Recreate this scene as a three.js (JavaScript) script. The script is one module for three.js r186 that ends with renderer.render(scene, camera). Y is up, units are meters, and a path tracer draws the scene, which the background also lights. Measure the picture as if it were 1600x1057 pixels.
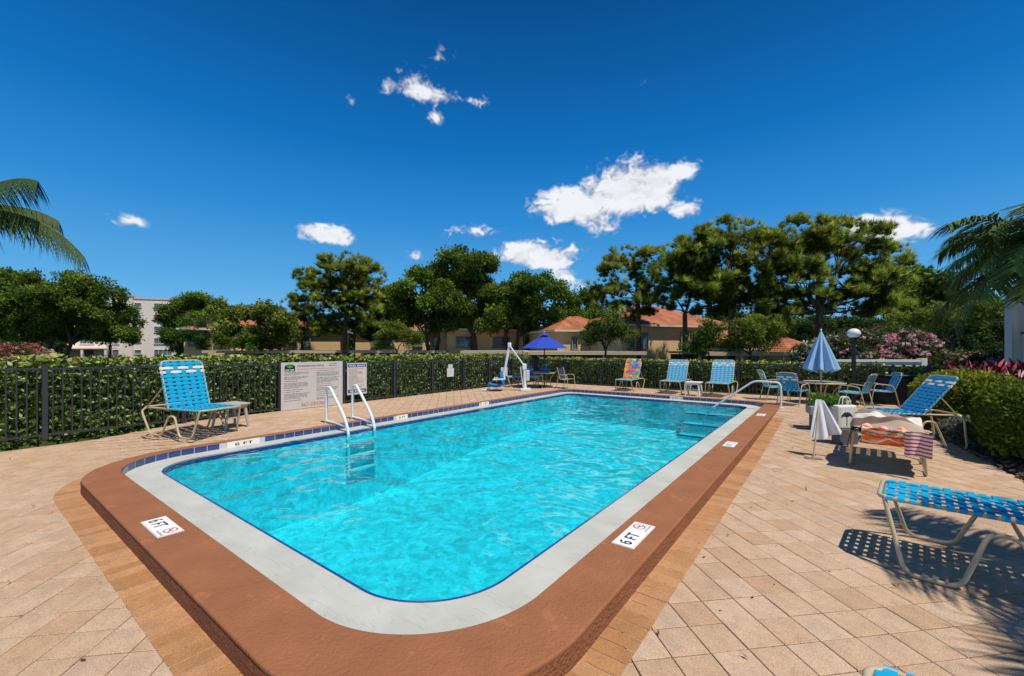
import * as THREE from 'three';
import { mergeGeometries } from 'three/addons/utils/BufferGeometryUtils.js';
import { RoundedBoxGeometry } from 'three/addons/geometries/RoundedBoxGeometry.js';

// ---------------------------------------------------------------- camera
const scene = new THREE.Scene();
const YAW = 36.98 * Math.PI / 180, EYE = 1.53, FPX = 664, HORIZON = 543;
const camera = new THREE.PerspectiveCamera(2 * Math.atan(528.5 / FPX) * 180 / Math.PI, 1600 / 1057, 0.05, 900);
camera.position.set(0, EYE, 0);
camera.rotation.set(0, YAW, 0);
camera.setViewOffset(1600, 1057, 0, 528.5 - HORIZON, 1600, 1057);
// a place on the ground plan: distance ahead of the viewpoint and sideways, in metres
const FW = [-Math.sin(YAW), -Math.cos(YAW)], RT = [Math.cos(YAW), -Math.sin(YAW)];
const plan = (ahead, side) => [ahead * FW[0] + side * RT[0], ahead * FW[1] + side * RT[1]];
const bearing = (px, ahead) => plan(ahead, (px - 800) / FPX * ahead);

// ---------------------------------------------------------------- small maths
function rng(seed) { let a = seed >>> 0; return () => { a = (a + 0x6D2B79F5) | 0; let t = Math.imul(a ^ (a >>> 15), 1 | a); t = (t + Math.imul(t ^ (t >>> 7), 61 | t)) ^ t; return ((t ^ (t >>> 14)) >>> 0) / 4294967296; }; }
const hash2 = (x, y, s = 0) => { let h = Math.imul(x | 0, 374761393) + Math.imul(y | 0, 668265263) + Math.imul(s | 0, 1442695041); h = Math.imul(h ^ (h >>> 13), 1274126177); return ((h ^ (h >>> 16)) >>> 0) / 4294967296; };
const sm = t => t * t * (3 - 2 * t);
const clamp = (v, a = 0, b = 1) => Math.min(b, Math.max(a, v));
const ss = (a, b, v) => sm(clamp((v - a) / (b - a)));
const lerp = (a, b, t) => a + (b - a) * t;
function vnoise(x, y, s = 0, per = 0) {
  const xi = Math.floor(x), yi = Math.floor(y), u = sm(x - xi), v = sm(y - yi);
  const w = k => per ? ((k % per) + per) % per : k;
  const a = hash2(w(xi), w(yi), s), b = hash2(w(xi + 1), w(yi), s), c = hash2(w(xi), w(yi + 1), s), d = hash2(w(xi + 1), w(yi + 1), s);
  return lerp(lerp(a, b, u), lerp(c, d, u), v);
}
function fbm(x, y, oct = 5, s = 0, per = 0) { let v = 0, a = 0.5, n = 0; for (let i = 0; i < oct; i++) { v += a * vnoise(x, y, s + i * 17, per); n += a; a *= 0.5; x *= 2; y *= 2; per *= 2; } return v / n; }

// ---------------------------------------------------------------- sky (air and clouds) and sun
const SUN = new THREE.Vector3(0.48, 1, 0.08).normalize();
{
  const W = 4096, H = 2048, data = new Float32Array(W * H * 4);
  const stops = [[-90, .16, .19, .2], [-2, .26, .40, .52], [0, .24, .51, .80], [4, .15, .435, .75], [8, .088, .358, .70], [16, .028, .235, .60], [24, .007, .153, .47], [32, .004, .102, .345], [39, .003, .072, .25], [52, .005, .05, .205], [90, .007, .042, .17]];
  const sky = el => { let i = 1; while (i < stops.length - 1 && stops[i][0] < el) i++; const a = stops[i - 1], b = stops[i], t = clamp((el - a[0]) / (b[0] - a[0])); return [lerp(a[1], b[1], t), lerp(a[2], b[2], t), lerp(a[3], b[3], t)]; };
  // cumulus: puffs [azimuth right of the view axis, elevation, half width, half height] in degrees, thickness
  const D = 180 / Math.PI, puffs = [];
  const puff = (px, py, rx, ry, k = 1) => { const t = (px - 800) / FPX, az = Math.atan(t) * D, c = Math.cos(Math.atan(t)); puffs.push([az, Math.atan((HORIZON - py) / FPX * c) * D, rx * .86 / FPX * D * c * c, ry * .80 / FPX * D * c, k]); };
  [[975, 288, 48, 34], [1010, 310, 44, 34], [930, 316, 56, 26], [862, 324, 38, 22], [900, 338, 36, 16], [940, 356, 26, 13], [1035, 292, 22, 24], [1068, 268, 20, 16, 1.1], [1076, 330, 23, 14, 1.05], [845, 398, 54, 17], [812, 398, 40, 18], [898, 390, 20, 8, .6], [862, 412, 30, 14], [882, 434, 22, 11, .9], [902, 452, 18, 10, .6],
   [508, 366, 38, 15], [525, 374, 24, 12], [485, 358, 20, 9, .8], [647, 401, 15, 9, .8], [200, 347, 28, 11, .8], [645, 137, 30, 20, 1], [685, 152, 27, 11, .9], [603, 138, 10, 14, .6], [690, 90, 18, 12, .6], [550, 158, 14, 8, .75], [681, 184, 11, 12, .8], [748, 160, 16, 8, .7], [1380, 352, 44, 20], [1420, 362, 60, 16], [1345, 350, 26, 12], [740, 362, 44, 10, .75], [1005, 128, 10, 7, .35], [1400, 378, 40, 9, .5]].forEach(p => puff(...p));
  const r = rng(77);                                          // the same kind of scattered fair-weather clouds all the way round
  for (let k = 0; k < 46; k++) {
    const az = 62 + r() * 236, el = 6 + 30 * r() * r(), w = 2 + 3.5 * r();
    for (let j = 0; j < 5; j++) puffs.push([az + (r() - .5) * 2.4 * w, el + (r() - .4) * w * .6, w * (.4 + .5 * r()), w * (.2 + .25 * r()), .6 + .4 * r()]);
  }
  const axisAz = Math.atan2(FW[1], FW[0]) * D;
  const den = new Float32Array(W * H);
  for (const [az, el, rx, ry, k] of puffs) {
    const R = 1.9, c0 = Math.floor((az + axisAz - R * rx + 180) / 360 * W), c1 = Math.ceil((az + axisAz + R * rx + 180) / 360 * W), r0 = Math.max(H / 2, Math.floor((el - R * ry + 90) / 180 * H)), r1 = Math.min(H - 1, Math.ceil((el + R * ry + 90) / 180 * H));
    for (let y = r0; y <= r1; y++) for (let x = c0; x <= c1; x++) {
      const a = (x + .5) / W * 360 - 180 - axisAz - az, e = (y + .5) / H * 180 - 90 - el;
      const q = Math.sqrt((a / rx) ** 2 + (e / (e < 0 ? ry * .85 : ry * 1.1)) ** 2);
      if (q < R) { const i = y * W + ((x % W) + W) % W, s = k * Math.max(0, 1 - q / R) ; den[i] = den[i] + s - den[i] * s * .55; }
    }
  }
  for (let y = 0; y < H; y++) {
    const el = (y + .5) / H * 180 - 90, b = sky(el);
    for (let x = 0; x < W; x++) {
      const i = y * W + x, o = i * 4; let [R, G, B] = b;
      if (den[i] > 0.02) {
        const a = (x + .5) / W * 360, wx = fbm(a * .55, el * .9, 3, 5) * 2.2, wy = fbm(a * .55 + 40, el * .9, 3, 9) * 2.2;
        const n = fbm(a * .62 + wx, el * .95 + wy, 6, 31), fine = fbm(a * 2.4 + wx * 2, el * 3 + wy * 2, 4, 63);
        const dens = den[i] * 1.2 + (n - .5) * 1.15 + (fine - .5) * .62 - .46;
        const al = ss(-.10, .56, dens) * .95;
        const lum = .66 + .24 * ss(.0, .7, dens + (n - .5) * .7) - .14 * ss(.58, .25, n);
        R = lerp(R, lum * .93, al); G = lerp(G, lum * .945, al); B = lerp(B, lum * .985, al);
      }
      data[o] = R; data[o + 1] = G; data[o + 2] = B; data[o + 3] = 1;
    }
  }
  const t = new THREE.DataTexture(data, W, H, THREE.RGBAFormat, THREE.FloatType);
  t.mapping = THREE.EquirectangularReflectionMapping; t.magFilter = t.minFilter = THREE.LinearFilter; t.needsUpdate = true;
  scene.background = t; scene.environment = t;
}
const sun = new THREE.DirectionalLight(new THREE.Color(1, .945, .86), 4.0);
sun.position.copy(SUN).multiplyScalar(120); sun.castShadow = true; sun.shadow.mapSize.set(4096, 4096);
Object.assign(sun.shadow.camera, { left: -70, right: 70, top: 70, bottom: -70, near: 1, far: 300 });
scene.add(sun, sun.target);

const renderer = new THREE.WebGLRenderer({ antialias: true });
renderer.setSize(1024, 676); renderer.shadowMap.enabled = true;
renderer.toneMapping = THREE.LinearToneMapping; renderer.toneMappingExposure = 1.1;

// ---------------------------------------------------------------- helpers
const V = (x, y, z) => new THREE.Vector3(x, y, z);
const names = new Map();
function numbered(n) { const k = names.get(n) || 0; names.set(n, k + 1); return k ? `${n}_${String(k).padStart(3, '0')}` : n; }
function part(parent, name, geo, mat, x = 0, y = 0, z = 0) { const m = new THREE.Mesh(geo, mat); m.name = name; m.position.set(x, y, z); m.castShadow = m.receiveShadow = true; parent.add(m); return m; }
function thing(name, label, category, x = 0, y = 0, z = 0, turn = 0, group) { const g = new THREE.Group(); g.name = numbered(name); g.position.set(x, y, z); g.rotation.y = turn; g.userData = { label, category }; if (group) g.userData.group = group; scene.add(g); return g; }
function setting(name, geo, mat) { const m = geo ? new THREE.Mesh(geo, mat) : new THREE.Group(); m.name = numbered(name); m.castShadow = m.receiveShadow = true; m.userData = { kind: 'structure' }; scene.add(m); return m; }
const col = (r, g, b) => new THREE.Color().setRGB(r, g, b);          // linear base colour
function M(c, roughness = .8, o = {}) { return new THREE.MeshPhysicalMaterial({ color: Array.isArray(c) ? col(...c) : c, roughness, ...o }); }
function tex(size, fn, srgb = true, rep = 1) {
  const d = new Uint8Array(size * size * 4);
  for (let y = 0; y < size; y++) for (let x = 0; x < size; x++) { const c = fn(x / size, y / size, x, y), o = (y * size + x) * 4; for (let k = 0; k < 3; k++) d[o + k] = clamp(Array.isArray(c) ? c[k] : c) * 255; d[o + 3] = 255; }
  const t = new THREE.DataTexture(d, size, size, THREE.RGBAFormat); t.wrapS = t.wrapT = THREE.RepeatWrapping; t.magFilter = THREE.LinearFilter; t.minFilter = THREE.LinearMipmapLinearFilter; t.generateMipmaps = true;
  if (srgb) t.colorSpace = THREE.SRGBColorSpace; t.repeat.set(rep, rep); t.needsUpdate = true; return t;
}
const box = (w, h, d) => new THREE.BoxGeometry(w, h, d);
const rbox = (w, h, d, r = .01, s = 2) => new RoundedBoxGeometry(w, h, d, s, r);
const cyl = (r0, r1, h, n = 12) => new THREE.CylinderGeometry(r0, r1, h, n);
function moved(g, x = 0, y = 0, z = 0, rx = 0, ry = 0, rz = 0) { g.applyMatrix4(new THREE.Matrix4().compose(V(x, y, z), new THREE.Quaternion().setFromEuler(new THREE.Euler(rx, ry, rz)), V(1, 1, 1))); return g; }
function bent(points, fillet = .06) {                                 // a polyline with rounded bends
  const p = points.map(a => V(...a)), path = new THREE.CurvePath(); let from = p[0];
  for (let i = 1; i < p.length - 1; i++) {
    const a = p[i].clone().sub(p[i - 1]), b = p[i + 1].clone().sub(p[i]), f = Math.min(fillet, a.length() * .48, b.length() * .48);
    const s = p[i].clone().sub(a.normalize().multiplyScalar(f)), e = p[i].clone().add(b.normalize().multiplyScalar(f));
    path.add(new THREE.LineCurve3(from, s)); path.add(new THREE.QuadraticBezierCurve3(s, p[i], e)); from = e;
  }
  path.add(new THREE.LineCurve3(from, p[p.length - 1])); return path;
}
function tubeOf(points, r, fillet = .06, radial = 9, per = 7) {      // sampled evenly per piece so bends stay round
  const path = bent(points, fillet), pts = [];
  path.curves.forEach((c, i) => { const n = c.isLineCurve3 ? 1 : per; for (let k = 0; k < n; k++) pts.push(c.getPoint(k / n)); });
  pts.push(path.curves[path.curves.length - 1].getPoint(1));
  return taper(pts, r, r, radial, true);
}
function taper(pts, r0, r1, radial = 7, caps = false) {               // a tube through points with a changing radius
  const pos = [], nor = [], uv = [], idx = []; let u = V(0, 0, 0), len = 0;
  const n = pts.length, T = i => pts[Math.min(i + 1, n - 1)].clone().sub(pts[Math.max(i - 1, 0)]).normalize();
  const t0 = T(0); u.set(Math.abs(t0.y) > .9 ? 1 : 0, Math.abs(t0.y) > .9 ? 0 : 1, 0).cross(t0).normalize();
  for (let i = 0; i < n; i++) {
    const t = T(i); u.addScaledVector(t, -u.dot(t)).normalize(); const v = t.clone().cross(u), rad = lerp(r0, r1, i / (n - 1));
    if (i) len += pts[i].distanceTo(pts[i - 1]);
    for (let k = 0; k <= radial; k++) { const a = k / radial * Math.PI * 2, d = u.clone().multiplyScalar(Math.cos(a)).addScaledVector(v, Math.sin(a)); pos.push(pts[i].x + d.x * rad, pts[i].y + d.y * rad, pts[i].z + d.z * rad); nor.push(d.x, d.y, d.z); uv.push(k / radial, len); }
  }
  const w = radial + 1;
  for (let i = 0; i < n - 1; i++) for (let k = 0; k < radial; k++) { const a = i * w + k; idx.push(a, a + 1, a + w, a + 1, a + w + 1, a + w); }
  if (caps) for (const [i, s] of [[0, -1], [n - 1, 1]]) { const t = T(i).multiplyScalar(s), c = pos.length / 3; pos.push(pts[i].x, pts[i].y, pts[i].z); nor.push(t.x, t.y, t.z); uv.push(0, 0); for (let k = 0; k <= radial; k++) { const o = (i * w + k) * 3; pos.push(pos[o], pos[o + 1], pos[o + 2]); nor.push(t.x, t.y, t.z); uv.push(0, 0); } for (let k = 0; k < radial; k++) s > 0 ? idx.push(c, c + 1 + k, c + 2 + k) : idx.push(c, c + 2 + k, c + 1 + k); }
  const g = new THREE.BufferGeometry(); g.setAttribute('position', new THREE.Float32BufferAttribute(pos, 3)); g.setAttribute('normal', new THREE.Float32BufferAttribute(nor, 3)); g.setAttribute('uv', new THREE.Float32BufferAttribute(uv, 2)); g.setIndex(idx); return g;
}
const merge = list => mergeGeometries(list.map(g => g.index ? g.toNonIndexed() : g));
function sheet(nu, nv, f) {                                            // f(u, v) -> [x, y, z, s, t]
  const pos = [], uv = [], idx = [];
  for (let j = 0; j <= nv; j++) for (let i = 0; i <= nu; i++) { const p = f(i / nu, j / nv); pos.push(p[0], p[1], p[2]); uv.push(p[3] ?? i / nu, p[4] ?? j / nv); }
  for (let j = 0; j < nv; j++) for (let i = 0; i < nu; i++) { const a = j * (nu + 1) + i, b = a + nu + 1; idx.push(a, a + 1, b, a + 1, b + 1, b); }
  const g = new THREE.BufferGeometry(); g.setAttribute('position', new THREE.Float32BufferAttribute(pos, 3)); g.setAttribute('uv', new THREE.Float32BufferAttribute(uv, 2)); g.setIndex(idx); g.computeVertexNormals(); return g;
}
function canvasTex(w, h, draw) { const c = document.createElement('canvas'); c.width = w; c.height = h; draw(c.getContext('2d'), w, h); const t = new THREE.CanvasTexture(c); t.colorSpace = THREE.SRGBColorSpace; t.anisotropy = 8; return t; }

// ---------------------------------------------------------------- materials
const speck = (base, amp, grain, seed, stain = .06) => (u, v) => {
  const f = .35 * hash2(u * 512 | 0, v * 512 | 0, seed) + .65 * hash2(u * 150 | 0, v * 150 | 0, seed + 1), m = fbm(u * 8, v * 8, 4, seed, 8), c = fbm(u * 3, v * 3, 3, seed + 5, 3), k = 1 + (f - .5) * grain + (m - .5) * amp + (c - .5) * stain + (f > .93 ? .16 : f < .08 ? -.2 : 0);
  return base.map((b, i) => b * (k + (c - .5) * (i - 1) * -.06));
};
const paverTex = tex(512, speck([.86, .86, .86], .13, .34, 11, .10));
const paverBump = tex(512, (u, v) => .5 + (hash2(u * 512 | 0, v * 512 | 0, 4) - .5) * .5 + (fbm(u * 24, v * 24, 3, 3, 24) - .5) * .8, false);
const paverTones = [[.68, .46, .285], [.70, .48, .305], [.66, .44, .27], [.735, .52, .345], [.69, .475, .31], [.65, .415, .245], [.715, .495, .32]];
const paverMats = paverTones.map(c => M(c, .9, { map: paverTex, bumpMap: paverBump, bumpScale: .0016 }));
const borderMats = [[.58, .295, .12], [.64, .34, .15], [.52, .255, .10], [.60, .31, .145]].map(c => M(c, .9, { map: paverTex, bumpMap: paverBump, bumpScale: .0016 }));
const sandMat = M([.11, .072, .045], 1, { map: paverTex });
const copingTex = tex(1024, (u, v) => { const k = .90 + (fbm(u * 6, v * 6, 5, 21, 6) - .5) * .12 + (hash2(u * 1024 | 0, v * 1024 | 0, 8) - .5) * .16, s = ss(.70, .78, fbm(u * 13, v * 13, 4, 91, 13)) * .10; return [k + s, k + s, k + s]; });
const copingBump = tex(1024, (u, v) => fbm(u * 90, v * 90, 3, 41, 90) * .7 + fbm(u * 30, v * 30, 2, 44, 30) * .3, false);
const copingMat = M([.385, .145, .055], .82, { map: copingTex, bumpMap: copingBump, bumpScale: .007 });
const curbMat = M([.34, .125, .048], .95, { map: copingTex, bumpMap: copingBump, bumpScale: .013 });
const ledgeTex = tex(1024, (u, v) => { const scr = ss(.47, .5, fbm(u * 4 + fbm(u * 9, v * 9, 3, 7, 9), v * 26, 4, 55, 0)) * ss(.53, .5, fbm(u * 4 + fbm(u * 9, v * 9, 3, 7, 9), v * 26, 4, 55, 0)), k = .93 + (fbm(u * 7, v * 7, 5, 61, 7) - .5) * .11 - scr * .05 + (hash2(u * 1024 | 0, v * 1024 | 0, 2) - .5) * .05; return [k, k * .995, k * .975]; });
const ledgeMat = M([.60, .60, .55], .7, { map: ledgeTex });
const blueTile = [[.012, .055, .20], [.010, .047, .175], [.016, .065, .225], [.011, .05, .19]].map(c => M(c, .18, { clearcoat: .5 }));
const groutMat = M([.55, .58, .60], .9);
const plasterLightTex = tex(1024, (u, v) => { const a = fbm(u * 40 + 2 * fbm(u * 44, v * 44, 3, 2, 44), v * 40 + 2 * fbm(u * 44, v * 44, 3, 3, 44), 4, 71, 0), k = .90 + (a - .5) * .36 + (fbm(u * 3, v * 3, 3, 73, 3) - .5) * .06; return [k * .96, k, k]; });  // plaster blotches, plus rippling water light painted into the colour as mottling
const plasterMat = M([.46, .92, .94], .9, { map: plasterLightTex });
const tan = M([.52, .42, .26], .38, { clearcoat: .25 });
const whitePaint = M([.78, .78, .76], .32, { clearcoat: .3 });
const black = M([.012, .012, .014], .42);
const fenceMat = M([.035, .035, .042], .45);
const strapBlue = M([.010, .385, .62], .36), strapBlue2 = M([.014, .27, .53], .36), strapPale = M([.15, .47, .66], .4), strapWhite = M([.80, .74, .66], .45);
const barkTex = tex(256, (u, v) => { const k = .55 + .6 * (fbm(u * 12, v * 5, 4, 15, 0) - .3); return [k, k * .96, k * .9]; });
const barkOak = M([.16, .13, .10], .95, { map: barkTex }), barkPine = M([.24, .165, .12], .95, { map: barkTex }), barkPale = M([.27, .23, .19], .95, { map: barkTex });

// ---------------------------------------------------------------- ground levels
const XL = -7.17, XR = -1.332, ZN = -1.176, ZF = -12.556;              // inside edge of the coping
const XLo = -7.30, XRo = -.985, ZNo = -.831, ZFo = -12.70;             // outside edge of the coping
const WXL = -6.85, WXR = -1.69, WZN = -1.545, WZF = -12.2;             // edge of the water
const TOP = .128, LEDGE = .036, WATER = .014;
function deckY(x, z) { const left = x < -5.5 ? ss(-1.15, -3.1, z) * ss(-6.6, -7.25, x) : 0, far = ss(-6.5, -13.2, z) * ss(-1.5, -1.0, x), back = z < -12.3 && x < -1 ? 1 : 0; return .122 * Math.max(left, far, back); }

function roundRect(x0, x1, z0, z1, r) {                                // z0 near (large), z1 far; drawn in (x, -z)
  const s = new THREE.Shape(), a = -z0, b = -z1, [nl, nr, fr, fl] = r;
  s.moveTo(x0 + nl, a); s.lineTo(x1 - nr, a); s.absarc(x1 - nr, a + nr, nr, -Math.PI / 2, 0); s.lineTo(x1, b - fr); s.absarc(x1 - fr, b - fr, fr, 0, Math.PI / 2); s.lineTo(x0 + fl, b); s.absarc(x0 + fl, b - fl, fl, Math.PI / 2, Math.PI); s.lineTo(x0, a + nl); s.absarc(x0 + nl, a + nl, nl, Math.PI, Math.PI * 1.5); return s;
}
const flat = (shape, y, seg = 20) => { const g = new THREE.ShapeGeometry(shape, seg); g.rotateX(-Math.PI / 2); g.translate(0, y, 0); return g; };
const RO = [1.15, 1.05, .75, .5], RI = [.85, .85, .55, .4], RW = [.55, .62, .35, .25];
const outerShape = () => roundRect(XLo, XRo, ZNo, ZFo, RO), innerShape = () => roundRect(XL, XR, ZN, ZF, RI), waterShape = () => roundRect(WXL, WXR, WZN, WZF, RW);
const uvMetres = (g, k = 1) => { const p = g.attributes.position, uv = new Float32Array(p.count * 2); for (let i = 0; i < p.count; i++) { uv[2 * i] = p.getX(i) * k; uv[2 * i + 1] = p.getZ(i) * k; } g.setAttribute('uv', new THREE.BufferAttribute(uv, 2)); return g; };
function ring(shape, hole, y0, y1, bevel, seg = 20) {
  const s = shape; s.holes.push(hole); const g = new THREE.ExtrudeGeometry(s, { depth: y1 - y0 - bevel, bevelEnabled: bevel > 0, bevelThickness: bevel, bevelSize: bevel, bevelOffset: -bevel, bevelSegments: 3, curveSegments: seg });
  g.rotateX(-Math.PI / 2); g.translate(0, y0, 0); return g;
}
const wallRing = (shape, y0, y1, seg = 24, uvk = 1) => { const pts = shape.getPoints(seg), pos = [], uv = [], idx = []; let l = 0; pts.forEach((p, i) => { if (i) l += p.distanceTo(pts[i - 1]); pos.push(p.x, y0, -p.y, p.x, y1, -p.y); uv.push(l * uvk, y0 * uvk, l * uvk, y1 * uvk); if (i) { const a = i * 2; idx.push(a - 2, a - 1, a, a - 1, a + 1, a); } }); const g = new THREE.BufferGeometry(); g.setAttribute('position', new THREE.Float32BufferAttribute(pos, 3)); g.setAttribute('uv', new THREE.Float32BufferAttribute(uv, 2)); g.setIndex(idx); g.computeVertexNormals(); return g; };

// ---------------------------------------------------------------- the wider ground
{
  const grassTex = tex(512, (u, v) => { const k = .7 + (fbm(u * 10, v * 10, 5, 81, 10) - .5) * .8 + (hash2(u * 512 | 0, v * 512 | 0, 1) - .5) * .4; return [k, k, k * .8]; });
  const g = sheet(90, 90, (u, v) => {
    const q = t => Math.sign(t - .5) * Math.pow(Math.abs(t - .5) * 2, 2.2) * 420, x = -3 + q(u), z = -7 + q(v);
    const d = Math.hypot(Math.max(0, Math.abs(x + 4) - 9.5), Math.max(0, Math.abs(z + 6) - 11)), inside = x > -10.6 && x < 7 && z > -15 && z < 5;
    return [x, inside ? -2.6 : -.05 - .95 * ss(0, 18, d), z, x * .4, z * .4];
  });
  setting('lawn', g, M([.075, .115, .03], 1, { map: grassTex }));
}

// ---------------------------------------------------------------- pool
const pool = setting('swimming_pool');
{
  // coping: painted concrete curb round the pool
  const g = ring(outerShape(), innerShape(), -.12, TOP, .012, 28); uvMetres(g, .9);
  part(pool, 'coping', g, copingMat);
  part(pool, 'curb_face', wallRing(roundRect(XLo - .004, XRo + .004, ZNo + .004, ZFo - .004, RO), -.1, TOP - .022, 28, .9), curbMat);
  // gutter ledge
  const l = ring(innerShape(), waterShape(), -.012, LEDGE, .008, 24); uvMetres(l, .7);
  part(pool, 'gutter_ledge', l, ledgeMat);
  part(pool, 'tile_bed', wallRing(roundRect(XL + .003, XR - .003, ZN - .003, ZF + .003, RI), LEDGE - .03, TOP - .014, 24), groutMat);
  part(pool, 'waterline_band', wallRing(roundRect(WXL + .002, WXR - .002, WZN - .002, WZF + .002, RW), -.03, LEDGE - .006, 24), blueTile[0]);
  const lip = flat((() => { const q = roundRect(WXL - .017, WXR + .017, WZN + .017, WZF - .017, RW.map(v => v + .017)); q.holes.push(waterShape()); return q; })(), LEDGE + .0025, 24);
  part(pool, 'edge_trim', lip, blueTile[2]);
  // basin: sloping floor and walls
  const deep = z => lerp(-1.28, -.80, ss(WZN - 2.5, WZF + 2.5, z));
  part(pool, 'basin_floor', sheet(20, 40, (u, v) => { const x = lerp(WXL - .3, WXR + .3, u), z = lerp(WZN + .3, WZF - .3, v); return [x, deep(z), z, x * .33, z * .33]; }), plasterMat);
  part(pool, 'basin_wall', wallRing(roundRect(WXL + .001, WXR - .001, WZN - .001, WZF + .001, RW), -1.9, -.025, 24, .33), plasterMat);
  for (let k = 0; k < 3; k++) {                                        // entry steps in the far corner by the handrail
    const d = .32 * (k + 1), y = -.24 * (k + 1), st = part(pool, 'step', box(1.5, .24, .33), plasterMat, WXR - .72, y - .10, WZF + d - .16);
    part(st, 'step_nosing', box(1.5, .035, .05), blueTile[0], 0, .107, .15);
  }
  // blue edge tiles on the upright face under the coping, one by one
  const tg = rbox(.149, .078, .012, .004, 1), yT = (LEDGE + TOP - .012) / 2, r = rng(5);
  const pts = innerShape().getSpacedPoints(Math.round(innerShape().getLength() / .1552));
  const skip = [[-2.45, -2.97, 'L'], [-5.55, -5.83, 'L'], [-8.2, -8.5, 'L']];
  for (let i = 0; i < pts.length - 1; i++) {
    const a = pts[i], b = pts[i + 1], mx = (a.x + b.x) / 2, mz = -(a.y + b.y) / 2, dx = b.x - a.x, dz = -(b.y - a.y);
    if (mx < -7.1 && skip.some(([p, q]) => mz < p && mz > q)) continue;
    if (mz < -12.5 && mx < -3.44 && mx > -3.74) continue;
    const t = part(pool, 'tile', tg, blueTile[r() * 4 | 0], mx, yT, mz); t.rotation.y = Math.atan2(-dz, dx);
  }
  // depth markers
  const marker = (txt, sign = true) => canvasTex(512, 192, (c, w, h) => {
    c.fillStyle = '#eceae4'; c.fillRect(0, 0, w, h); c.strokeStyle = '#d9c9b4'; c.lineWidth = 6; c.strokeRect(3, 3, w - 6, h - 6);
    c.fillStyle = '#161b24'; c.font = 'bold 148px sans-serif'; c.textBaseline = 'middle';
    if (sign) {
      c.save(); c.translate(36, 100); c.scale(.82, 1); c.fillText(txt, 0, 0); c.restore();
      c.strokeStyle = '#c2182c'; c.lineWidth = 11; c.beginPath(); c.arc(424, 76, 50, 0, 7); c.moveTo(390, 42); c.lineTo(458, 110); c.stroke();
      c.strokeStyle = '#20242c'; c.lineWidth = 9; c.beginPath(); c.moveTo(396, 72); c.lineTo(428, 82); c.lineTo(448, 62); c.moveTo(428, 82); c.lineTo(440, 100); c.stroke();
      c.font = 'bold 26px sans-serif'; c.textAlign = 'center'; c.fillText('NO DIVING', 424, 158);
    } else { c.textAlign = 'center'; c.fillText(txt, w / 2, 104); }
  });
  const plate = (t, x, y, z, ry, w = .46, h = .165, up = true) => {
    const m = part(pool, 'depth_marker', up ? rbox(w, .006, h, .002, 1) : rbox(w, h, .014, .003, 1), M([.78, .77, .73], .5), x, y, z); m.rotation.y = ry;
    const f = new THREE.PlaneGeometry(w - .006, h - .006); if (up) f.rotateX(-Math.PI / 2);
    part(m, 'lettering', f, M(0xffffff, .5, { map: t }), 0, up ? .0045 : 0, up ? 0 : .0085);
  };
  const m6 = marker('6 FT'), m5 = marker('5 FT'), m3 = marker('3 FT'), f6 = marker('6 FT', false), f5 = marker('5 FT', false), f4 = marker('4 FT', false), f3 = marker('3 FT', false);
  plate(m6, -4.18, TOP + .002, -1.005, 0); plate(m6, -1.18, TOP + .002, -3.085, Math.PI / 2);
  plate(m5, -1.17, TOP + .002, -6.79, Math.PI / 2, .38, .15); plate(m3, -1.17, TOP + .002, -10.13, Math.PI / 2, .36, .15);
  plate(f6, XL + .012, yT, -2.71, Math.PI / 2, .46, .085, false); plate(f5, XL + .012, yT, -5.69, Math.PI / 2, .30, .085, false); plate(f4, XL + .012, yT, -8.35, Math.PI / 2, .30, .085, false); plate(f3, -3.59, yT, ZF + .012, 0, .30, .085, false);
}
// water: a rippled sheet
{
  const r = rng(9), waves = [];
  for (let k = 0; k < 34; k++) { const L = .11 * Math.pow(11, r()), a = -.5 + (r() - .5) * 3.4; waves.push([Math.cos(a) * 6.283 / L, Math.sin(a) * 6.283 / L, r() * 6.28, L * .0046 * (.6 + .8 * r())]); }
  const cx = -5.2, cz = -8.2, h = (x, z) => {
    let y = 0; const wx = x + .12 * Math.sin(z * 1.7) + .08 * Math.sin(x * 3.1 + z), wz = z + .11 * Math.sin(x * 2.1 + 1) + .07 * Math.sin(z * 3.7 - x);
    const gust = .55 + .9 * fbm(x * .55 + 9, z * .55, 2, 12);
    for (const [kx, kz, p, A] of waves) y += A * Math.sin(kx * wx + kz * wz + p);
    const d = Math.hypot(x - cx, z - cz); y = y * gust + .0022 * Math.sin(d * 26) * Math.exp(-((d - 1.5) ** 2) / .7);
    return y;
  };
  const inset = (x, z) => { // keep inside the rounded edge
    const c = [[WXL + RW[0], WZN - RW[0], RW[0], -1, 1], [WXR - RW[1], WZN - RW[1], RW[1], 1, 1], [WXR - RW[2], WZF + RW[2], RW[2], 1, -1], [WXL + RW[3], WZF + RW[3], RW[3], -1, -1]];
    for (const [px, pz, R, sx, sz] of c) { const dx = (x - px) * sx, dz = (z - pz) * sz; if (dx > 0 && dz > 0) { const d = Math.max(dx, dz) / Math.hypot(dx, dz); return [px + dx * d * sx, pz + dz * d * sz]; } }
    return [x, z];
  };
  const nu = 250, nv = 500, g = sheet(nu, nv, (u, v) => { const [x, z] = inset(lerp(WXL, WXR, u), lerp(WZN, WZF, v)); return [x, WATER + h(x, z), z]; });
  setting('water', g, new THREE.MeshPhysicalMaterial({ color: col(.21, .84, .90), roughness: .02, transmission: 1, thickness: 0, ior: 1.33 }));
}

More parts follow.
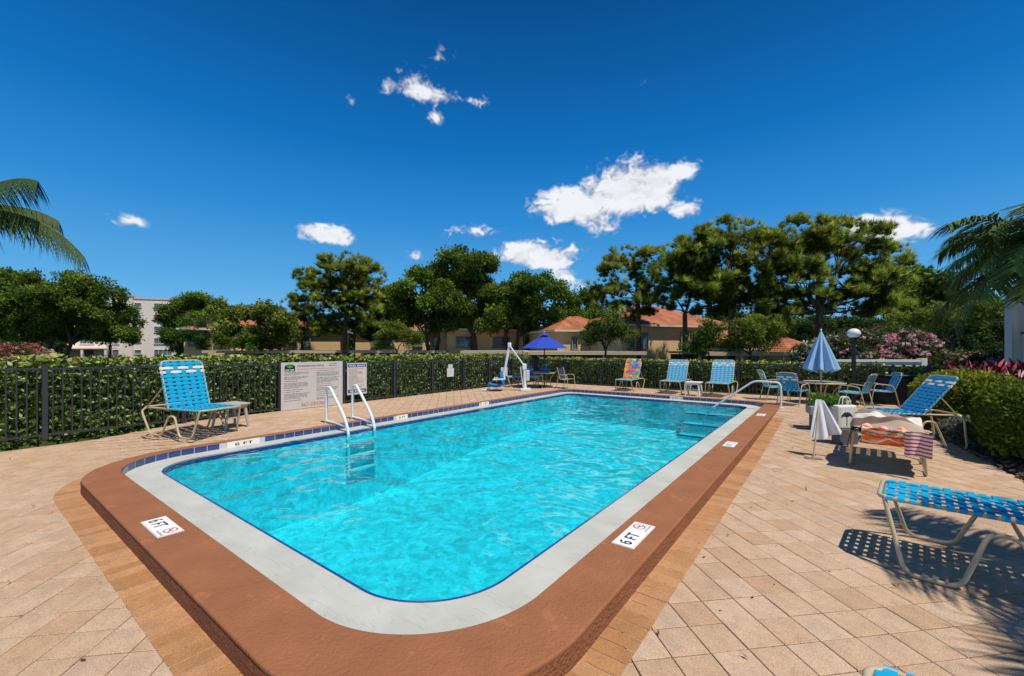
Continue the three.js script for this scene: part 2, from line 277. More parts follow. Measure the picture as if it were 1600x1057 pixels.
// ---------------------------------------------------------------- paved deck
const deck = setting('pool_deck');
{
  // bedding under the pavers, in four strips round the pool
  const bed = (x0, x1, z0, z1) => sheet(Math.ceil(Math.abs(x1 - x0) / .3), Math.ceil(Math.abs(z1 - z0) / .3), (u, v) => { const x = lerp(x0, x1, u), z = lerp(z0, z1, v); return [x, deckY(x, z) - .012, z, x * 2, z * 2]; });
  part(deck, 'bedding', merge([bed(-9.75, XLo + .06, 4, -14.45), bed(XLo + .06, XRo - .06, 4, ZNo - .03), bed(XLo + .06, XRo - .06, ZFo + .03, -14.45), bed(XRo - .06, 3.2, 4, -14.45), bed(XLo + .06, XLo + .6, ZNo - .03, ZNo - .62), bed(XRo - .6, XRo - .06, ZNo - .03, ZNo - .62), bed(XRo - .4, XRo - .06, ZFo + .4, ZFo + .03)]), sandMat);
  const P = .2062, C = Math.SQRT1_2, r = rng(3), cells = [];
  const bedEdge = z => z < -11.2 ? 1.25 : z < -7 ? lerp(1.25, 1.80, (z + 11.2) / 4.2) : 2.4;   // planting bed on one side
  const clip = (poly, nx, nz, d) => { const out = []; for (let i = 0; i < poly.length; i++) { const a = poly[i], b = poly[(i + 1) % poly.length], da = a[0] * nx + a[1] * nz - d, db = b[0] * nx + b[1] * nz - d; if (da <= 0) out.push(a); if (da * db < 0) { const t = da / (da - db); out.push([lerp(a[0], b[0], t), lerp(a[1], b[1], t)]); } } return out; };
  const OX = -.4828, OZ = -2.881;                                       // a joint crossing
  for (let i = -75; i < 75; i++) for (let j = -75; j < 75; j++) {
    const cx = OX + (i + j + 1) * P * C, cz = OZ + (j - i) * P * C;
    if (cx < -9.95 || cx > 2.6 || cz > 1.4 || cz < -14.6) continue;
    const g = .0034, q = [[i, j, g, g], [i + 1, j, -g, g], [i + 1, j + 1, -g, -g], [i, j + 1, g, -g]].map(([a, b, da, db]) => { const s = a * P + da, t = b * P + db; return [OX + (s + t) * C, OZ + (t - s) * C]; });
    let poly = q.slice().reverse(), whole = true;
    const ix0 = XLo + .05, ix1 = XRo - .1, iz0 = ZNo - .1, iz1 = ZFo + .04;
    const rr = cx < -4 ? (cz > -6 ? RO[0] : RO[3]) : (cz > -6 ? RO[1] : RO[2]), qx = Math.abs(cx - (XLo + XRo) / 2) - (XRo - XLo) / 2 + rr, qz = Math.abs(cz - (ZNo + ZFo) / 2) - (ZNo - ZFo) / 2 + rr;
    const gap = Math.hypot(Math.max(qx, 0), Math.max(qz, 0)) + Math.min(Math.max(qx, qz), 0) - rr;          // distance outside the curb
    if (gap < -.11) continue;
    if (gap < .16 && (cx < XLo + .3 && cz < -2.3 && cz > ZFo + .2)) { poly = clip(poly, 1, 0, ix0); whole = false; }
    if (gap < .16 && cz < ZFo + .3 && cx < XRo - .8 && cx > XLo + .2) { poly = clip(poly, 0, 1, iz1); whole = false; }
    if (poly.length < 3) continue;
    for (const [nx, nz, d] of [[-1, 0, 9.72], [0, -1, 14.42], [1, 0, bedEdge(cz)]]) { const s = poly.some(p => p[0] * nx + p[1] * nz > d); if (s) { poly = clip(poly, nx, nz, d); whole = false; } }
    if (poly.length < 3) continue;
    const ahead = cx * FW[0] + cz * FW[1], side = cx * RT[0] + cz * RT[1]; let seen = 0;
    if (ahead > .4) { const px = 800 + FPX * side / ahead, py = HORIZON + FPX * (EYE - deckY(cx, cz)) / ahead; if (px > -60 && px < 1660 && py < 1120) seen = 1 / ahead ** 2; }
    cells.push({ cx, cz, poly, whole, seen, y: deckY(cx, cz) + (r() - .5) * .003, tone: Math.floor(Math.pow(r(), 1.2) * 7), v: r() * 12 | 0 });
  }
  const H = .04, prism = (poly, y, ox, oz, su = 0, sv = 0) => {          // poly counter-clockwise seen from above
    const pos = [], nor = [], uv = [], n = poly.length, T = p => [p[0] - ox, y, p[1] - oz], c = .003, area = poly.reduce((s, p, k) => { const q = poly[(k + 1) % n]; return s + p[0] * q[1] - q[0] * p[1]; }, 0), mx = poly.reduce((s, p) => s + p[0], 0) / n, mz = poly.reduce((s, p) => s + p[1], 0) / n;
    const pl = area > 0 ? poly.slice().reverse() : poly, push = (p, nn, yy) => { pos.push(p[0] - ox, yy, p[1] - oz); nor.push(...nn); uv.push((p[0] - ox) * 2.1 + su, (p[1] - oz) * 2.1 + sv); };
    const inn = pl.map(p => [lerp(p[0], mx, .022), lerp(p[1], mz, .022)]);
    for (let k = 1; k < n - 1; k++) for (const p of [inn[0], inn[k], inn[k + 1]]) push(p, [0, 1, 0], y);
    for (let k = 0; k < n; k++) {
      const a = pl[k], b = pl[(k + 1) % n], ia = inn[k], ib = inn[(k + 1) % n], L = Math.hypot(b[0] - a[0], b[1] - a[1]) || 1, nx = -(b[1] - a[1]) / L, nz = (b[0] - a[0]) / L, s = [nx * .6, .8, nz * .6], o = [nx, 0, nz];
      for (const p of [[a, y - c], [b, y - c], [ib, y], [a, y - c], [ib, y], [ia, y]]) push(p[0], s, p[1]);
      for (const p of [[a, y - H], [b, y - H], [b, y - c], [a, y - H], [b, y - c], [a, y - c]]) push(p[0], o, p[1]);
    }
    const g = new THREE.BufferGeometry(); g.setAttribute('position', new THREE.Float32BufferAttribute(pos, 3)); g.setAttribute('normal', new THREE.Float32BufferAttribute(nor, 3)); g.setAttribute('uv', new THREE.Float32BufferAttribute(uv, 2)); return g;
  };
  const ordered = cells.slice().sort((a, b) => b.seen - a.seen), near = ordered.slice(0, 300), rest = ordered.slice(300);
  const proto = near.find(c => c.whole), shared = Array.from({ length: 12 }, (_, k) => prism(proto.poly, 0, proto.cx, proto.cz, k * .37, k * .61));
  for (const c of near) { const m = part(deck, 'paver', c.whole ? shared[c.v] : prism(c.poly, 0, c.cx, c.cz, c.v * .37, c.v * .61), paverMats[c.tone], c.cx, c.y, c.cz); m.rotation.set((r() - .5) * .006, 0, (r() - .5) * .006); }
  const restGeos = rest.map(c => { const g = prism(c.poly, c.y, 0, 0, c.v * .37, c.v * .61), n = g.attributes.position.count, k = new Float32Array(n * 3), t = paverTones[c.tone]; for (let i = 0; i < n; i++) k.set(t, i * 3); g.setAttribute('color', new THREE.BufferAttribute(k, 3)); return g; });
  const far = part(deck, 'paver', mergeGeometries(restGeos), M([1, 1, 1], .9, { map: paverTex, vertexColors: true, bumpMap: paverBump, bumpScale: .0016 })); far.userData.kind = 'stuff';
  // darker border course along the curb
  const path = roundRect(XLo - .1, XRo + .1, ZNo + .1, ZFo - .1, [1.25, 1.15, .85, .6]), L = path.getLength(), n = Math.round(L / .1035), bg = Array.from({ length: 5 }, (_, k) => { const g = new RoundedBoxGeometry(.0985, .05, .199, 1, .004); const p = g.attributes.position, uv = g.attributes.uv; for (let i = 0; i < p.count; i++) uv.setXY(i, p.getX(i) * 2.1 + k * .31, p.getZ(i) * 2.1 + k * .17); return g; });
  for (let i = 0; i < n; i++) {
    const u = (i + .5) / n, p = path.getPointAt(u), t = path.getTangentAt(u), x = p.x, z = -p.y;
    if (x < -7.2 && z < -1.9 || z < -12.2 || deckY(x, z) > .075) continue;
    const m = part(deck, 'border_paver', bg[r() * 5 | 0], borderMats[r() * 4 | 0], x, deckY(x, z) - .0215 + (r() - .5) * .002, z); m.rotation.y = Math.atan2(t.y, t.x);
  }
}

// ---------------------------------------------------------------- plant helpers (and fallen leaves)
const dummy = new THREE.Object3D(), cc = new THREE.Color();
function leafClump(count, radius, len, wid, seed, droop = 0, flatten = .8) {
  const r = rng(seed), pos = [], nor = [];
  for (let k = 0; k < count; k++) {
    const a = r() * 6.283, e = Math.acos(2 * r() - 1), R = radius * Math.cbrt(r()), c = V(Math.sin(e) * Math.cos(a), Math.cos(e) * flatten, Math.sin(e) * Math.sin(a)).multiplyScalar(R);
    const d = V(r() - .5, r() - .45 - droop, r() - .5).normalize(), s = V(r() - .5, r() - .5, r() - .5).cross(d).normalize(), l = len * (.7 + .6 * r()), w = wid * (.7 + .6 * r());
    const b = c, m = c.clone().addScaledVector(d, l * .5), t = c.clone().addScaledVector(d, l), p = m.clone().addScaledVector(s, w / 2), q = m.clone().addScaledVector(s, -w / 2), nn = d.clone().cross(s).normalize(); if (nn.y < 0) nn.negate();
    nn.addScaledVector(c.clone().normalize(), .5).normalize(); m.addScaledVector(nn, -w * .12);
    for (const v of (p.clone().sub(b).cross(t.clone().sub(b)).dot(nn) > 0 ? [b, p, t, b, t, q] : [b, t, p, b, q, t])) { pos.push(v.x, v.y, v.z); nor.push(nn.x, nn.y, nn.z); }
  }
  const g = new THREE.BufferGeometry(); g.setAttribute('position', new THREE.Float32BufferAttribute(pos, 3)); g.setAttribute('normal', new THREE.Float32BufferAttribute(nor, 3)); g.setAttribute('uv', new THREE.Float32BufferAttribute(new Float32Array(pos.length / 3 * 2), 2)); return g;
}
function needleTuft(count, len, wid, seed) {
  const r = rng(seed), pos = [], nor = [];
  for (let k = 0; k < count; k++) {
    const a = r() * 6.283, e = r() * 1.75, d = V(Math.sin(e) * Math.cos(a), Math.cos(e) * .85 + .1, Math.sin(e) * Math.sin(a)).normalize(), s = V(r() - .5, r() - .5, r() - .5).cross(d).normalize(), l = len * (.7 + .5 * r()), o = V((r() - .5) * .3, (r() - .5) * .25, (r() - .5) * .3).multiplyScalar(len);
    const nn = d.clone().multiplyScalar(.6).add(V(0, .6, 0)).normalize();
    if (s.clone().cross(d).dot(nn) > 0) s.negate();
    for (const v of [o.clone().addScaledVector(s, wid / 2), o.clone().addScaledVector(s, -wid / 2), o.clone().addScaledVector(d, l)]) { pos.push(v.x, v.y, v.z); nor.push(nn.x, nn.y, nn.z); }
  }
  const g = new THREE.BufferGeometry(); g.setAttribute('position', new THREE.Float32BufferAttribute(pos, 3)); g.setAttribute('normal', new THREE.Float32BufferAttribute(nor, 3)); g.setAttribute('uv', new THREE.Float32BufferAttribute(new Float32Array(pos.length / 3 * 2), 2)); return g;
}
function scatter(parent, name, geo, mat, list) {                        // list: [x, y, z, scale, r, g, b]
  const m = new THREE.InstancedMesh(geo, mat, list.length), r = rng(list.length); m.name = name; m.castShadow = m.receiveShadow = true; m.userData.kind = 'stuff';
  list.forEach((p, i) => { dummy.position.set(p[0], p[1], p[2]); dummy.rotation.set((r() - .5) * 1.1, r() * 6.283, (r() - .5) * 1.1); dummy.scale.setScalar(p[3]); dummy.updateMatrix(); m.setMatrixAt(i, dummy.matrix); m.setColorAt(i, cc.setRGB(p[4], p[5], p[6])); });
  parent.add(m); return m;
}
const needleMat = M([1, 1, 1], .95, { side: THREE.DoubleSide, transmission: .3, thickness: 0, specularIntensity: .15 });
const leafMat = M([1, 1, 1], .95, { side: THREE.DoubleSide, transmission: .35, thickness: 0, specularIntensity: .15 }), glossLeaf = M([1, 1, 1], .46, { side: THREE.DoubleSide });
const CL_OAK = [0, 1, 2].map(k => leafClump(70, .62, .26, .15, 100 + k)), CL_FINE = leafClump(60, .42, .15, .07, 140), CL_PINE = needleTuft(54, .38, .030, 150), CL_HEDGE = leafClump(10, .08, .076, .042, 160), CL_FLOWER = leafClump(16, .16, .11, .10, 170), CL_LEAFY = leafClump(34, .24, .15, .045, 175), CL_DENSE = leafClump(26, .10, .05, .026, 180);

{
  const r = rng(88), list = []; for (let k = 0; k < 80; k++) { const a = r() < .5, x = a ? -.75 + r() * r() * 2.4 : -9.5 + r() * 8.5, z = a ? -1.2 - r() * 9 : r() * .9 - .62; if (x < -7.4 && z < -1) continue; const b = r(); list.push([x, deckY(x, z) + .008, z, .25 + .35 * r(), .10 + .16 * b, .055 + .07 * b, .02 + .02 * b]); }
  const m = scatter(scene, 'fallen_leaves', leafClump(1, .001, .075, .03, 7), leafMat, list); m.userData = { kind: 'stuff', label: 'small dry brown leaves fallen on the pavers', category: 'leaves' };
}
// ---------------------------------------------------------------- hedges behind the fence
function hedge(label, x0, z0, x1, z1, depth, hA, hB, base, seed, tint = [1, 1, 1]) {
  const h = thing('clipped_hedge', label, 'hedge'), r = rng(seed), L = Math.hypot(x1 - x0, z1 - z0), ux = (x1 - x0) / L, uz = (z1 - z0) / L, nx = -uz, nz = ux, list = [];
  const H = s => lerp(hA, hB, s / L), put = (s, d, y, k, br) => { const g = br * (.95 + 1.4 * r()), paleTop = ss(H(s) - .2, H(s), y) * r(), q = r(); list.push([x0 + ux * s + nx * d, y, z0 + uz * s + nz * d, k, tint[0] * g * lerp(.078, .20, paleTop), tint[1] * g * lerp(.125, .185, paleTop), tint[2] * g * (q > .97 ? .06 : .022)]); };  // leaves turn paler and yellower towards the top
  for (let i = 0; i < L * 330; i++) { const s = r() * L, y = base + r() * (H(s) - base), bulge = .09 * (fbm(s * 2.2, y * 2.5, 3, seed) - .5); put(s, r() * r() * .16 + bulge, y, .75 + .6 * r(), 1); }
  for (let i = 0; i < L * depth * 330; i++) { const s = r() * L; put(s, r() * depth, H(s) - .02 + .03 * fbm(s * 2.5, i * .01, 2, seed) * 2 - r() * r() * .12, .7 + .6 * r(), 1.1); }
  for (let i = 0; i < L * 420; i++) { const s = r() * L; put(s, -.04 + r() * (depth + .06), base + r() * (H(s) - base - .05), 1.1 + .6 * r(), 1.1); }
  scatter(h, 'foliage', CL_HEDGE, glossLeaf, list);
  const tw = []; for (let s = .12; s < L; s += .22) for (let k = 0; k < 2; k++) { const a = V(x0 + ux * s + nx * depth * (.3 + .3 * k), base - .1, z0 + uz * s + nz * depth * (.3 + .3 * k)), b = a.clone().add(V((r() - .5) * .3, (H(s) - base) * .8, (r() - .5) * .3)); tw.push(taper([a, a.clone().lerp(b, .5).add(V((r() - .5) * .1, 0, (r() - .5) * .1)), b], .016, .006, 5)); }
  part(h, 'stems', merge(tw), barkOak);
  return h;
}
hedge('long clipped green hedge behind the black fence with the pool rules signs', -9.97, 3.2, -10.08, -14.6, -.95, 1.42, 1.24, .02, 21);
hedge('clipped green hedge behind the fence where the blue lounges stand', -9.6, -14.68, 1.05, -14.68, -.9, 1.12, 1.08, .02, 22);
hedge('low clipped hedge past the black bin towards the white building', 1.35, -14.9, 7.6, -17.2, -1.0, 1.02, 1.05, -.1, 23, [1.25, 1.15, 1]);

// ---------------------------------------------------------------- fences
function fence(label, stops, from, to, hA, hB, gateGap) {
  const f = thing('metal_fence', label, 'fence'), A = V(...from), B = V(...to), dir = B.clone().sub(A).normalize(), turn = Math.atan2(-dir.z, dir.x), L = B.clone().sub(A).setY(0).length();
  const at = s => A.clone().lerp(B, s / L), hh = s => lerp(hA, hB, s / L);
  for (let i = 0; i < stops.length; i++) {
    const s = stops[i], p = at(s), h = hh(s) + .05, po = part(f, 'post', box(.062, h, .062), fenceMat, p.x, p.y + h / 2, p.z); po.rotation.y = turn;
    part(po, 'post_cap', new THREE.ConeGeometry(.052, .022, 4, 1).rotateY(Math.PI / 4), fenceMat, 0, h / 2 + .011, 0);
    if (i === stops.length - 1) break;
    const e = stops[i + 1], len = e - s - .062, m = at((s + e) / 2), H = hh((s + e) / 2), tilt = Math.atan2((at(e).y + hh(e)) - (p.y + hh(s)), e - s), tb = Math.atan2(at(e).y - p.y, e - s);
    for (const [y, t] of [[H, tilt], [.075, tb]]) { const rl = part(f, 'rail', box(len, .032, .028), fenceMat, m.x, m.y + y, m.z); rl.rotation.set(0, turn, t, 'YXZ'); }
    const n = Math.round(len / .104); for (let k = 0; k < n; k++) { const q = s + .031 + len * (k + .5) / n, c = at(q), ph = hh(q) - .075 - .016; const pk = part(f, 'picket', picketGeo, fenceMat, c.x, c.y + .075 + ph / 2, c.z); pk.scale.y = ph; pk.rotation.y = turn; }
  }
  return f;
}
const picketGeo = box(.017, 1, .017);
{
  const z = [2.6, 1.0, -.9, -2.66, -4.4, -5.95, -7.49, -8.91, -10.3, -11.62, -13.0, -14.3];
  fence('black picket fence with the pool rules signs on it in front of the hedge', z.map(v => 2.6 - v), [-9.70, .10, 2.6], [-9.80, .10, -14.3], 1.14, .93);
  const s = []; for (let x = 0; x <= 10.6; x += 1.5) s.push(x); s.push(11.0);
  fence('black picket fence behind the row of blue strap lounges', s, [-9.76, .10, -14.4], [1.24, .06, -14.4], .91, .97);
  fence('short black picket fence between the black bin and the red plants', [0, 1.45, 2.9], [1.9, .0, -14.5], [4.75, -.02, -15.0], 1.0, 1.0);
}

// ---------------------------------------------------------------- strap furniture
function ribbon(path, width, thick, over) {                             // path: list of [x, y, z]; over = across direction
  const n = path.length, pos = [], idx = [], a = V(...over).normalize();
  const P = path.map(p => V(...p));
  for (let i = 0; i < n; i++) { const t = P[Math.min(i + 1, n - 1)].clone().sub(P[Math.max(i - 1, 0)]).normalize(), nn = t.clone().cross(a).normalize(); for (const [s, h] of [[-1, 1], [1, 1], [1, -1], [-1, -1]]) { const v = P[i].clone().addScaledVector(a, s * width / 2).addScaledVector(nn, h * thick / 2); pos.push(v.x, v.y, v.z); } }
  for (let i = 0; i < n - 1; i++) for (let k = 0; k < 4; k++) { const b = i * 4, c = b + k, d = b + (k + 1) % 4; idx.push(c, d, c + 4, d, d + 4, c + 4); }
  const g = new THREE.BufferGeometry(); g.setAttribute('position', new THREE.Float32BufferAttribute(pos, 3)); g.setIndex(idx); const f = g.toNonIndexed(); f.computeVertexNormals(); f.setAttribute('uv', new THREE.Float32BufferAttribute(new Float32Array(f.attributes.position.count * 2), 2)); return f;
}
// woven panel between two rails: origin o, along e (unit, lengthwise), across +-z; cross straps and lengthwise straps pass over and under each other
function weave(parent, o, e, len, W, cols, nLong, mats, whiteRows = []) {
  const nn = [-e[1], e[0]], at = (s, d, w) => [o[0] + e[0] * s + nn[0] * d, o[1] + e[1] * s + nn[1] * d, w];
  const rows = Math.round(len / cols), th = .0025, off = .0038;
  const zs = Array.from({ length: nLong }, (_, k) => -W / 2 + W * (k + .75) / (nLong + .5));
  for (let i = 0; i < rows; i++) {
    const s = (i + .5) * len / rows, pts = [at(s, -.013, -W / 2 - .004), at(s, -.004, -W / 2 - .019), at(s, .012, -W / 2 - .012)];
    for (let k = 0; k < nLong; k++) { const d = ((i + k) % 2 ? 1 : -1) * off; pts.push(at(s, .014 + d, zs[k] - .022), at(s, .014 + d, zs[k] + .022)); }
    pts.push(at(s, .012, W / 2 + .012), at(s, -.004, W / 2 + .019), at(s, -.013, W / 2 + .004));
    part(parent, 'cross_strap', ribbon(pts, len / rows * .64, th, [e[0], e[1], 0]), whiteRows.includes(i) ? strapWhite : mats[i % mats.length]);
  }
  for (let k = 0; k < nLong; k++) {
    const pts = [at(-.004, -.012, zs[k]), at(-.017, 0, zs[k]), at(-.008, .014, zs[k])];
    for (let i = 0; i < rows; i++) { const s = (i + .5) * len / rows, d = ((i + k) % 2 ? -1 : 1) * off; pts.push(at(s - .008, .014 + d, zs[k]), at(s + .008, .014 + d, zs[k])); }
    pts.push(at(len + .008, .014, zs[k]), at(len + .017, 0, zs[k]), at(len + .004, -.012, zs[k]));
    part(parent, 'long_strap', ribbon(pts, W / (nLong + .5) * .60, th, [0, 0, 1]), mats[0]);
  }
}
// chaise: foot end at the local origin, head towards +x
function lounge(label, x, y, z, turn, { back = 70, W = .58, H = .40, seat = .66, rail = 1.22, backLen = .70, scale = 1, white = true, mats = [strapBlue], group = 'strap lounges round the pool', splay = .035 } = {}) {
  const g = thing('strap_lounge', label, 'lounge chair', x, y, z, turn, group); g.scale.setScalar(scale);
  const r = .0145, hw = W / 2;
  for (const s of [-1, 1]) {
    const w = s * hw, o = s * (hw + splay);
    part(g, 'side_leg', tubeOf([[.03, H - .005, w], [.14, .016, o], [.40, .016, o], [.53, H - .10, w + s * .02], [.66, H - .10, w + s * .02], [.80, .016, o], [1.05, .016, o], [rail, H - .05, o + s * .02], [rail - .02, H, w]], r, .07), tan);
    part(g, 'side_rail', tubeOf([[.03, H, w], [rail, H, w]], r), tan);
  }
  part(g, 'foot_bar', tubeOf([[.05, H, -hw], [0, H, -hw + .04], [0, H, hw - .04], [.05, H, hw]], r, .05), tan);
  part(g, 'cross_bar', tubeOf([[rail, H, -hw], [rail + .03, H, -hw + .06], [rail + .03, H, hw - .06], [rail, H, hw]], r, .05), tan);
  weave(g, [.03, H], [1, 0], seat, W, .062, 5, mats);
  const a = back * Math.PI / 180, e = [Math.cos(a), Math.sin(a)], bx = seat + .05, by = H + .01;
  const fr = part(g, 'back_frame', tubeOf([[bx, by, -hw], [bx + e[0] * backLen, by + e[1] * backLen, -hw], [bx + e[0] * backLen, by + e[1] * backLen, hw], [bx, by, hw]], r, .09), tan);
  const rows = Math.round((backLen - .03) / .06);
  weave(g, [bx + e[0] * .01, by + e[1] * .01], e, backLen - .03, W, .06, 5, mats, white ? [rows - 2, rows - 3] : []);
  if (back > 8) for (const s of [-1, 1]) part(g, 'back_stay', tubeOf([[bx + e[0] * backLen * .45, by + e[1] * backLen * .45, s * (hw + .012)], [rail - .06, H + .01, s * (hw + .012)]], .008), tan);
  return g;
}
function strapChair(label, x, y, z, turn, mats = [strapBlue2], scale = 1, group = 'strap chairs at the tables', white = false) {
  const g = thing('strap_chair', label, 'chair', x, y, z, turn, group); g.scale.setScalar(scale);
  const W = .46, hw = W / 2, H = .36;
  for (const s of [-1, 1]) part(g, 'arm_leg', tubeOf([[.02, 0, s * (hw + .03)], [.12, .56, s * (hw + .03)], [.50, .52, s * (hw + .03)], [.62, 0, s * (hw + .03)]], .0125, .09), tan);
  for (const s of [-1, 1]) part(g, 'seat_rail', tubeOf([[.08, H + .02, s * hw], [.52, H, s * hw], [.70, H + .46, s * hw]], .0125, .06), tan);
  part(g, 'top_bar', tubeOf([[.66, H + .40, -hw], [.70, H + .47, -hw + .05], [.70, H + .47, hw - .05], [.66, H + .40, hw]], .0125, .05), tan);
  part(g, 'front_bar', tubeOf([[.08, H + .02, -hw - .03], [.08, H + .02, hw + .03]], .0125), tan);
  weave(g, [.09, H + .018], [.999, -.045], .42, W, .058, 4, mats);
  const e = V(.18, .46, 0).normalize(); weave(g, [.535, H + .04], [e.x, e.y], .43, W, .058, 4, mats, white ? [4, 5] : []);
  return g;
}
lounge('blue strap lounge with raised back and two white straps, beside the pool rules sign fence', -7.74, .115, -2.62, Math.PI + .28, { back: 74, scale: 1.1, H: .40 });
lounge('blue strap lounge alone on the pavers in palm frond shade, end towards the curb', .30, 0, -4.28, -.12, { back: 4, W: .52, H: .46, splay: .15, white: true, seat: .72 });
lounge('blue strap lounge standing apart from the others, its tan frame corner showing', .085, 0, -1.69, -.06, { back: 4, W: .5, H: .42 });
const towelLounge = lounge('strap lounge with a bright patterned beach towel over its back', -5.32, .118, -12.93, Math.PI / 2, { back: 62, scale: .93, W: .55, mats: [strapPale], group: 'strap lounges in front of the far fence' });
lounge('pale blue strap lounge with white straps, nearer the patterned towel', -3.88, .118, -12.98, Math.PI / 2, { back: 62, scale: .98, mats: [strapPale], group: 'strap lounges in front of the far fence' });
lounge('pale blue strap lounge with white straps, nearer the pool handrail', -2.58, .118, -12.93, Math.PI / 2, { back: 62, scale: 1.0, mats: [strapPale], group: 'strap lounges in front of the far fence' });
lounge('pale blue strap lounge laid flat behind the pool lift', -9.25, .118, -12.0, .62, { back: 3, scale: .92, mats: [strapPale], white: false });

// a cloth: rows of points with a little fold noise, given thickness
function cloth(nu, nv, f, thick = .008) { const a = sheet(nu, nv, f), b = sheet(nu, nv, (u, v) => { const p = f(1 - u, v); return [p[0], p[1] - thick * .7, p[2] - thick * .7, 1 - u, v]; }); return mergeGeometries([a, b]); }
{
  const beach = canvasTex(256, 512, (c, w, h) => { c.fillStyle = '#e08a1e'; c.fillRect(0, 0, w, h); const r = rng(4), k = ['#f4c21c', '#16a6c4', '#e2406c', '#35b36a', '#f07f2a', '#1f6fc0']; for (let i = 0; i < 70; i++) { c.fillStyle = k[r() * 6 | 0]; c.beginPath(); c.ellipse(r() * w, r() * h, 12 + r() * 30, 10 + r() * 46, r() * 3, 0, 7); c.fill(); } });
  const t = thing('beach_towel', 'colourful patterned beach towel hung over a lounge back', 'towel', -5.32, .118, -12.93, Math.PI / 2), a = 62 * Math.PI / 180, e = [Math.cos(a), Math.sin(a)];
  const g = cloth(14, 26, (u, v) => { const w = (u - .5) * .50, s = v * .78, n = .012 * Math.sin(u * 14 + v * 3); if (s < .70) return [.66 + e[0] * (s + .0) - e[1] * (.035 + n), .39 + e[1] * s + e[0] * (.035 + n), w]; return [.66 + e[0] * .70 + (s - .70) * .6, .39 + e[1] * .70 + .03 - (s - .7) * .4, w]; });
  part(t, 'cloth', g, M(0xffffff, .95, { map: beach, side: THREE.DoubleSide }));
}
// small side tables
function sideTable(label, x, y, z, turn, c, s = 1) {
  const t = thing('side_table', label, 'side table', x, y, z, turn, 'small resin side tables'); t.scale.setScalar(s); const m = M(c, .6);
  part(t, 'table_top', rbox(.44, .03, .40, .012), m, 0, .40, 0); part(t, 'apron', rbox(.38, .05, .34, .01), m, 0, .362, 0);
  for (const sx of [-1, 1]) for (const sz of [-1, 1]) part(t, 'leg', taper([V(sx * .16, .37, sz * .14), V(sx * .20, 0, sz * .18)], .026, .02, 8, true), m);
  part(t, 'shelf', rbox(.30, .02, .26, .008), m, 0, .18, 0);
}
sideTable('beige resin side table beside the lounge near the rules sign', -8.42, .118, -2.98, .15, [.46, .40, .33], 1.05);
sideTable('white resin side table between the two pale blue lounges', -3.22, .118, -13.1, 0, [.74, .72, .68], .98);

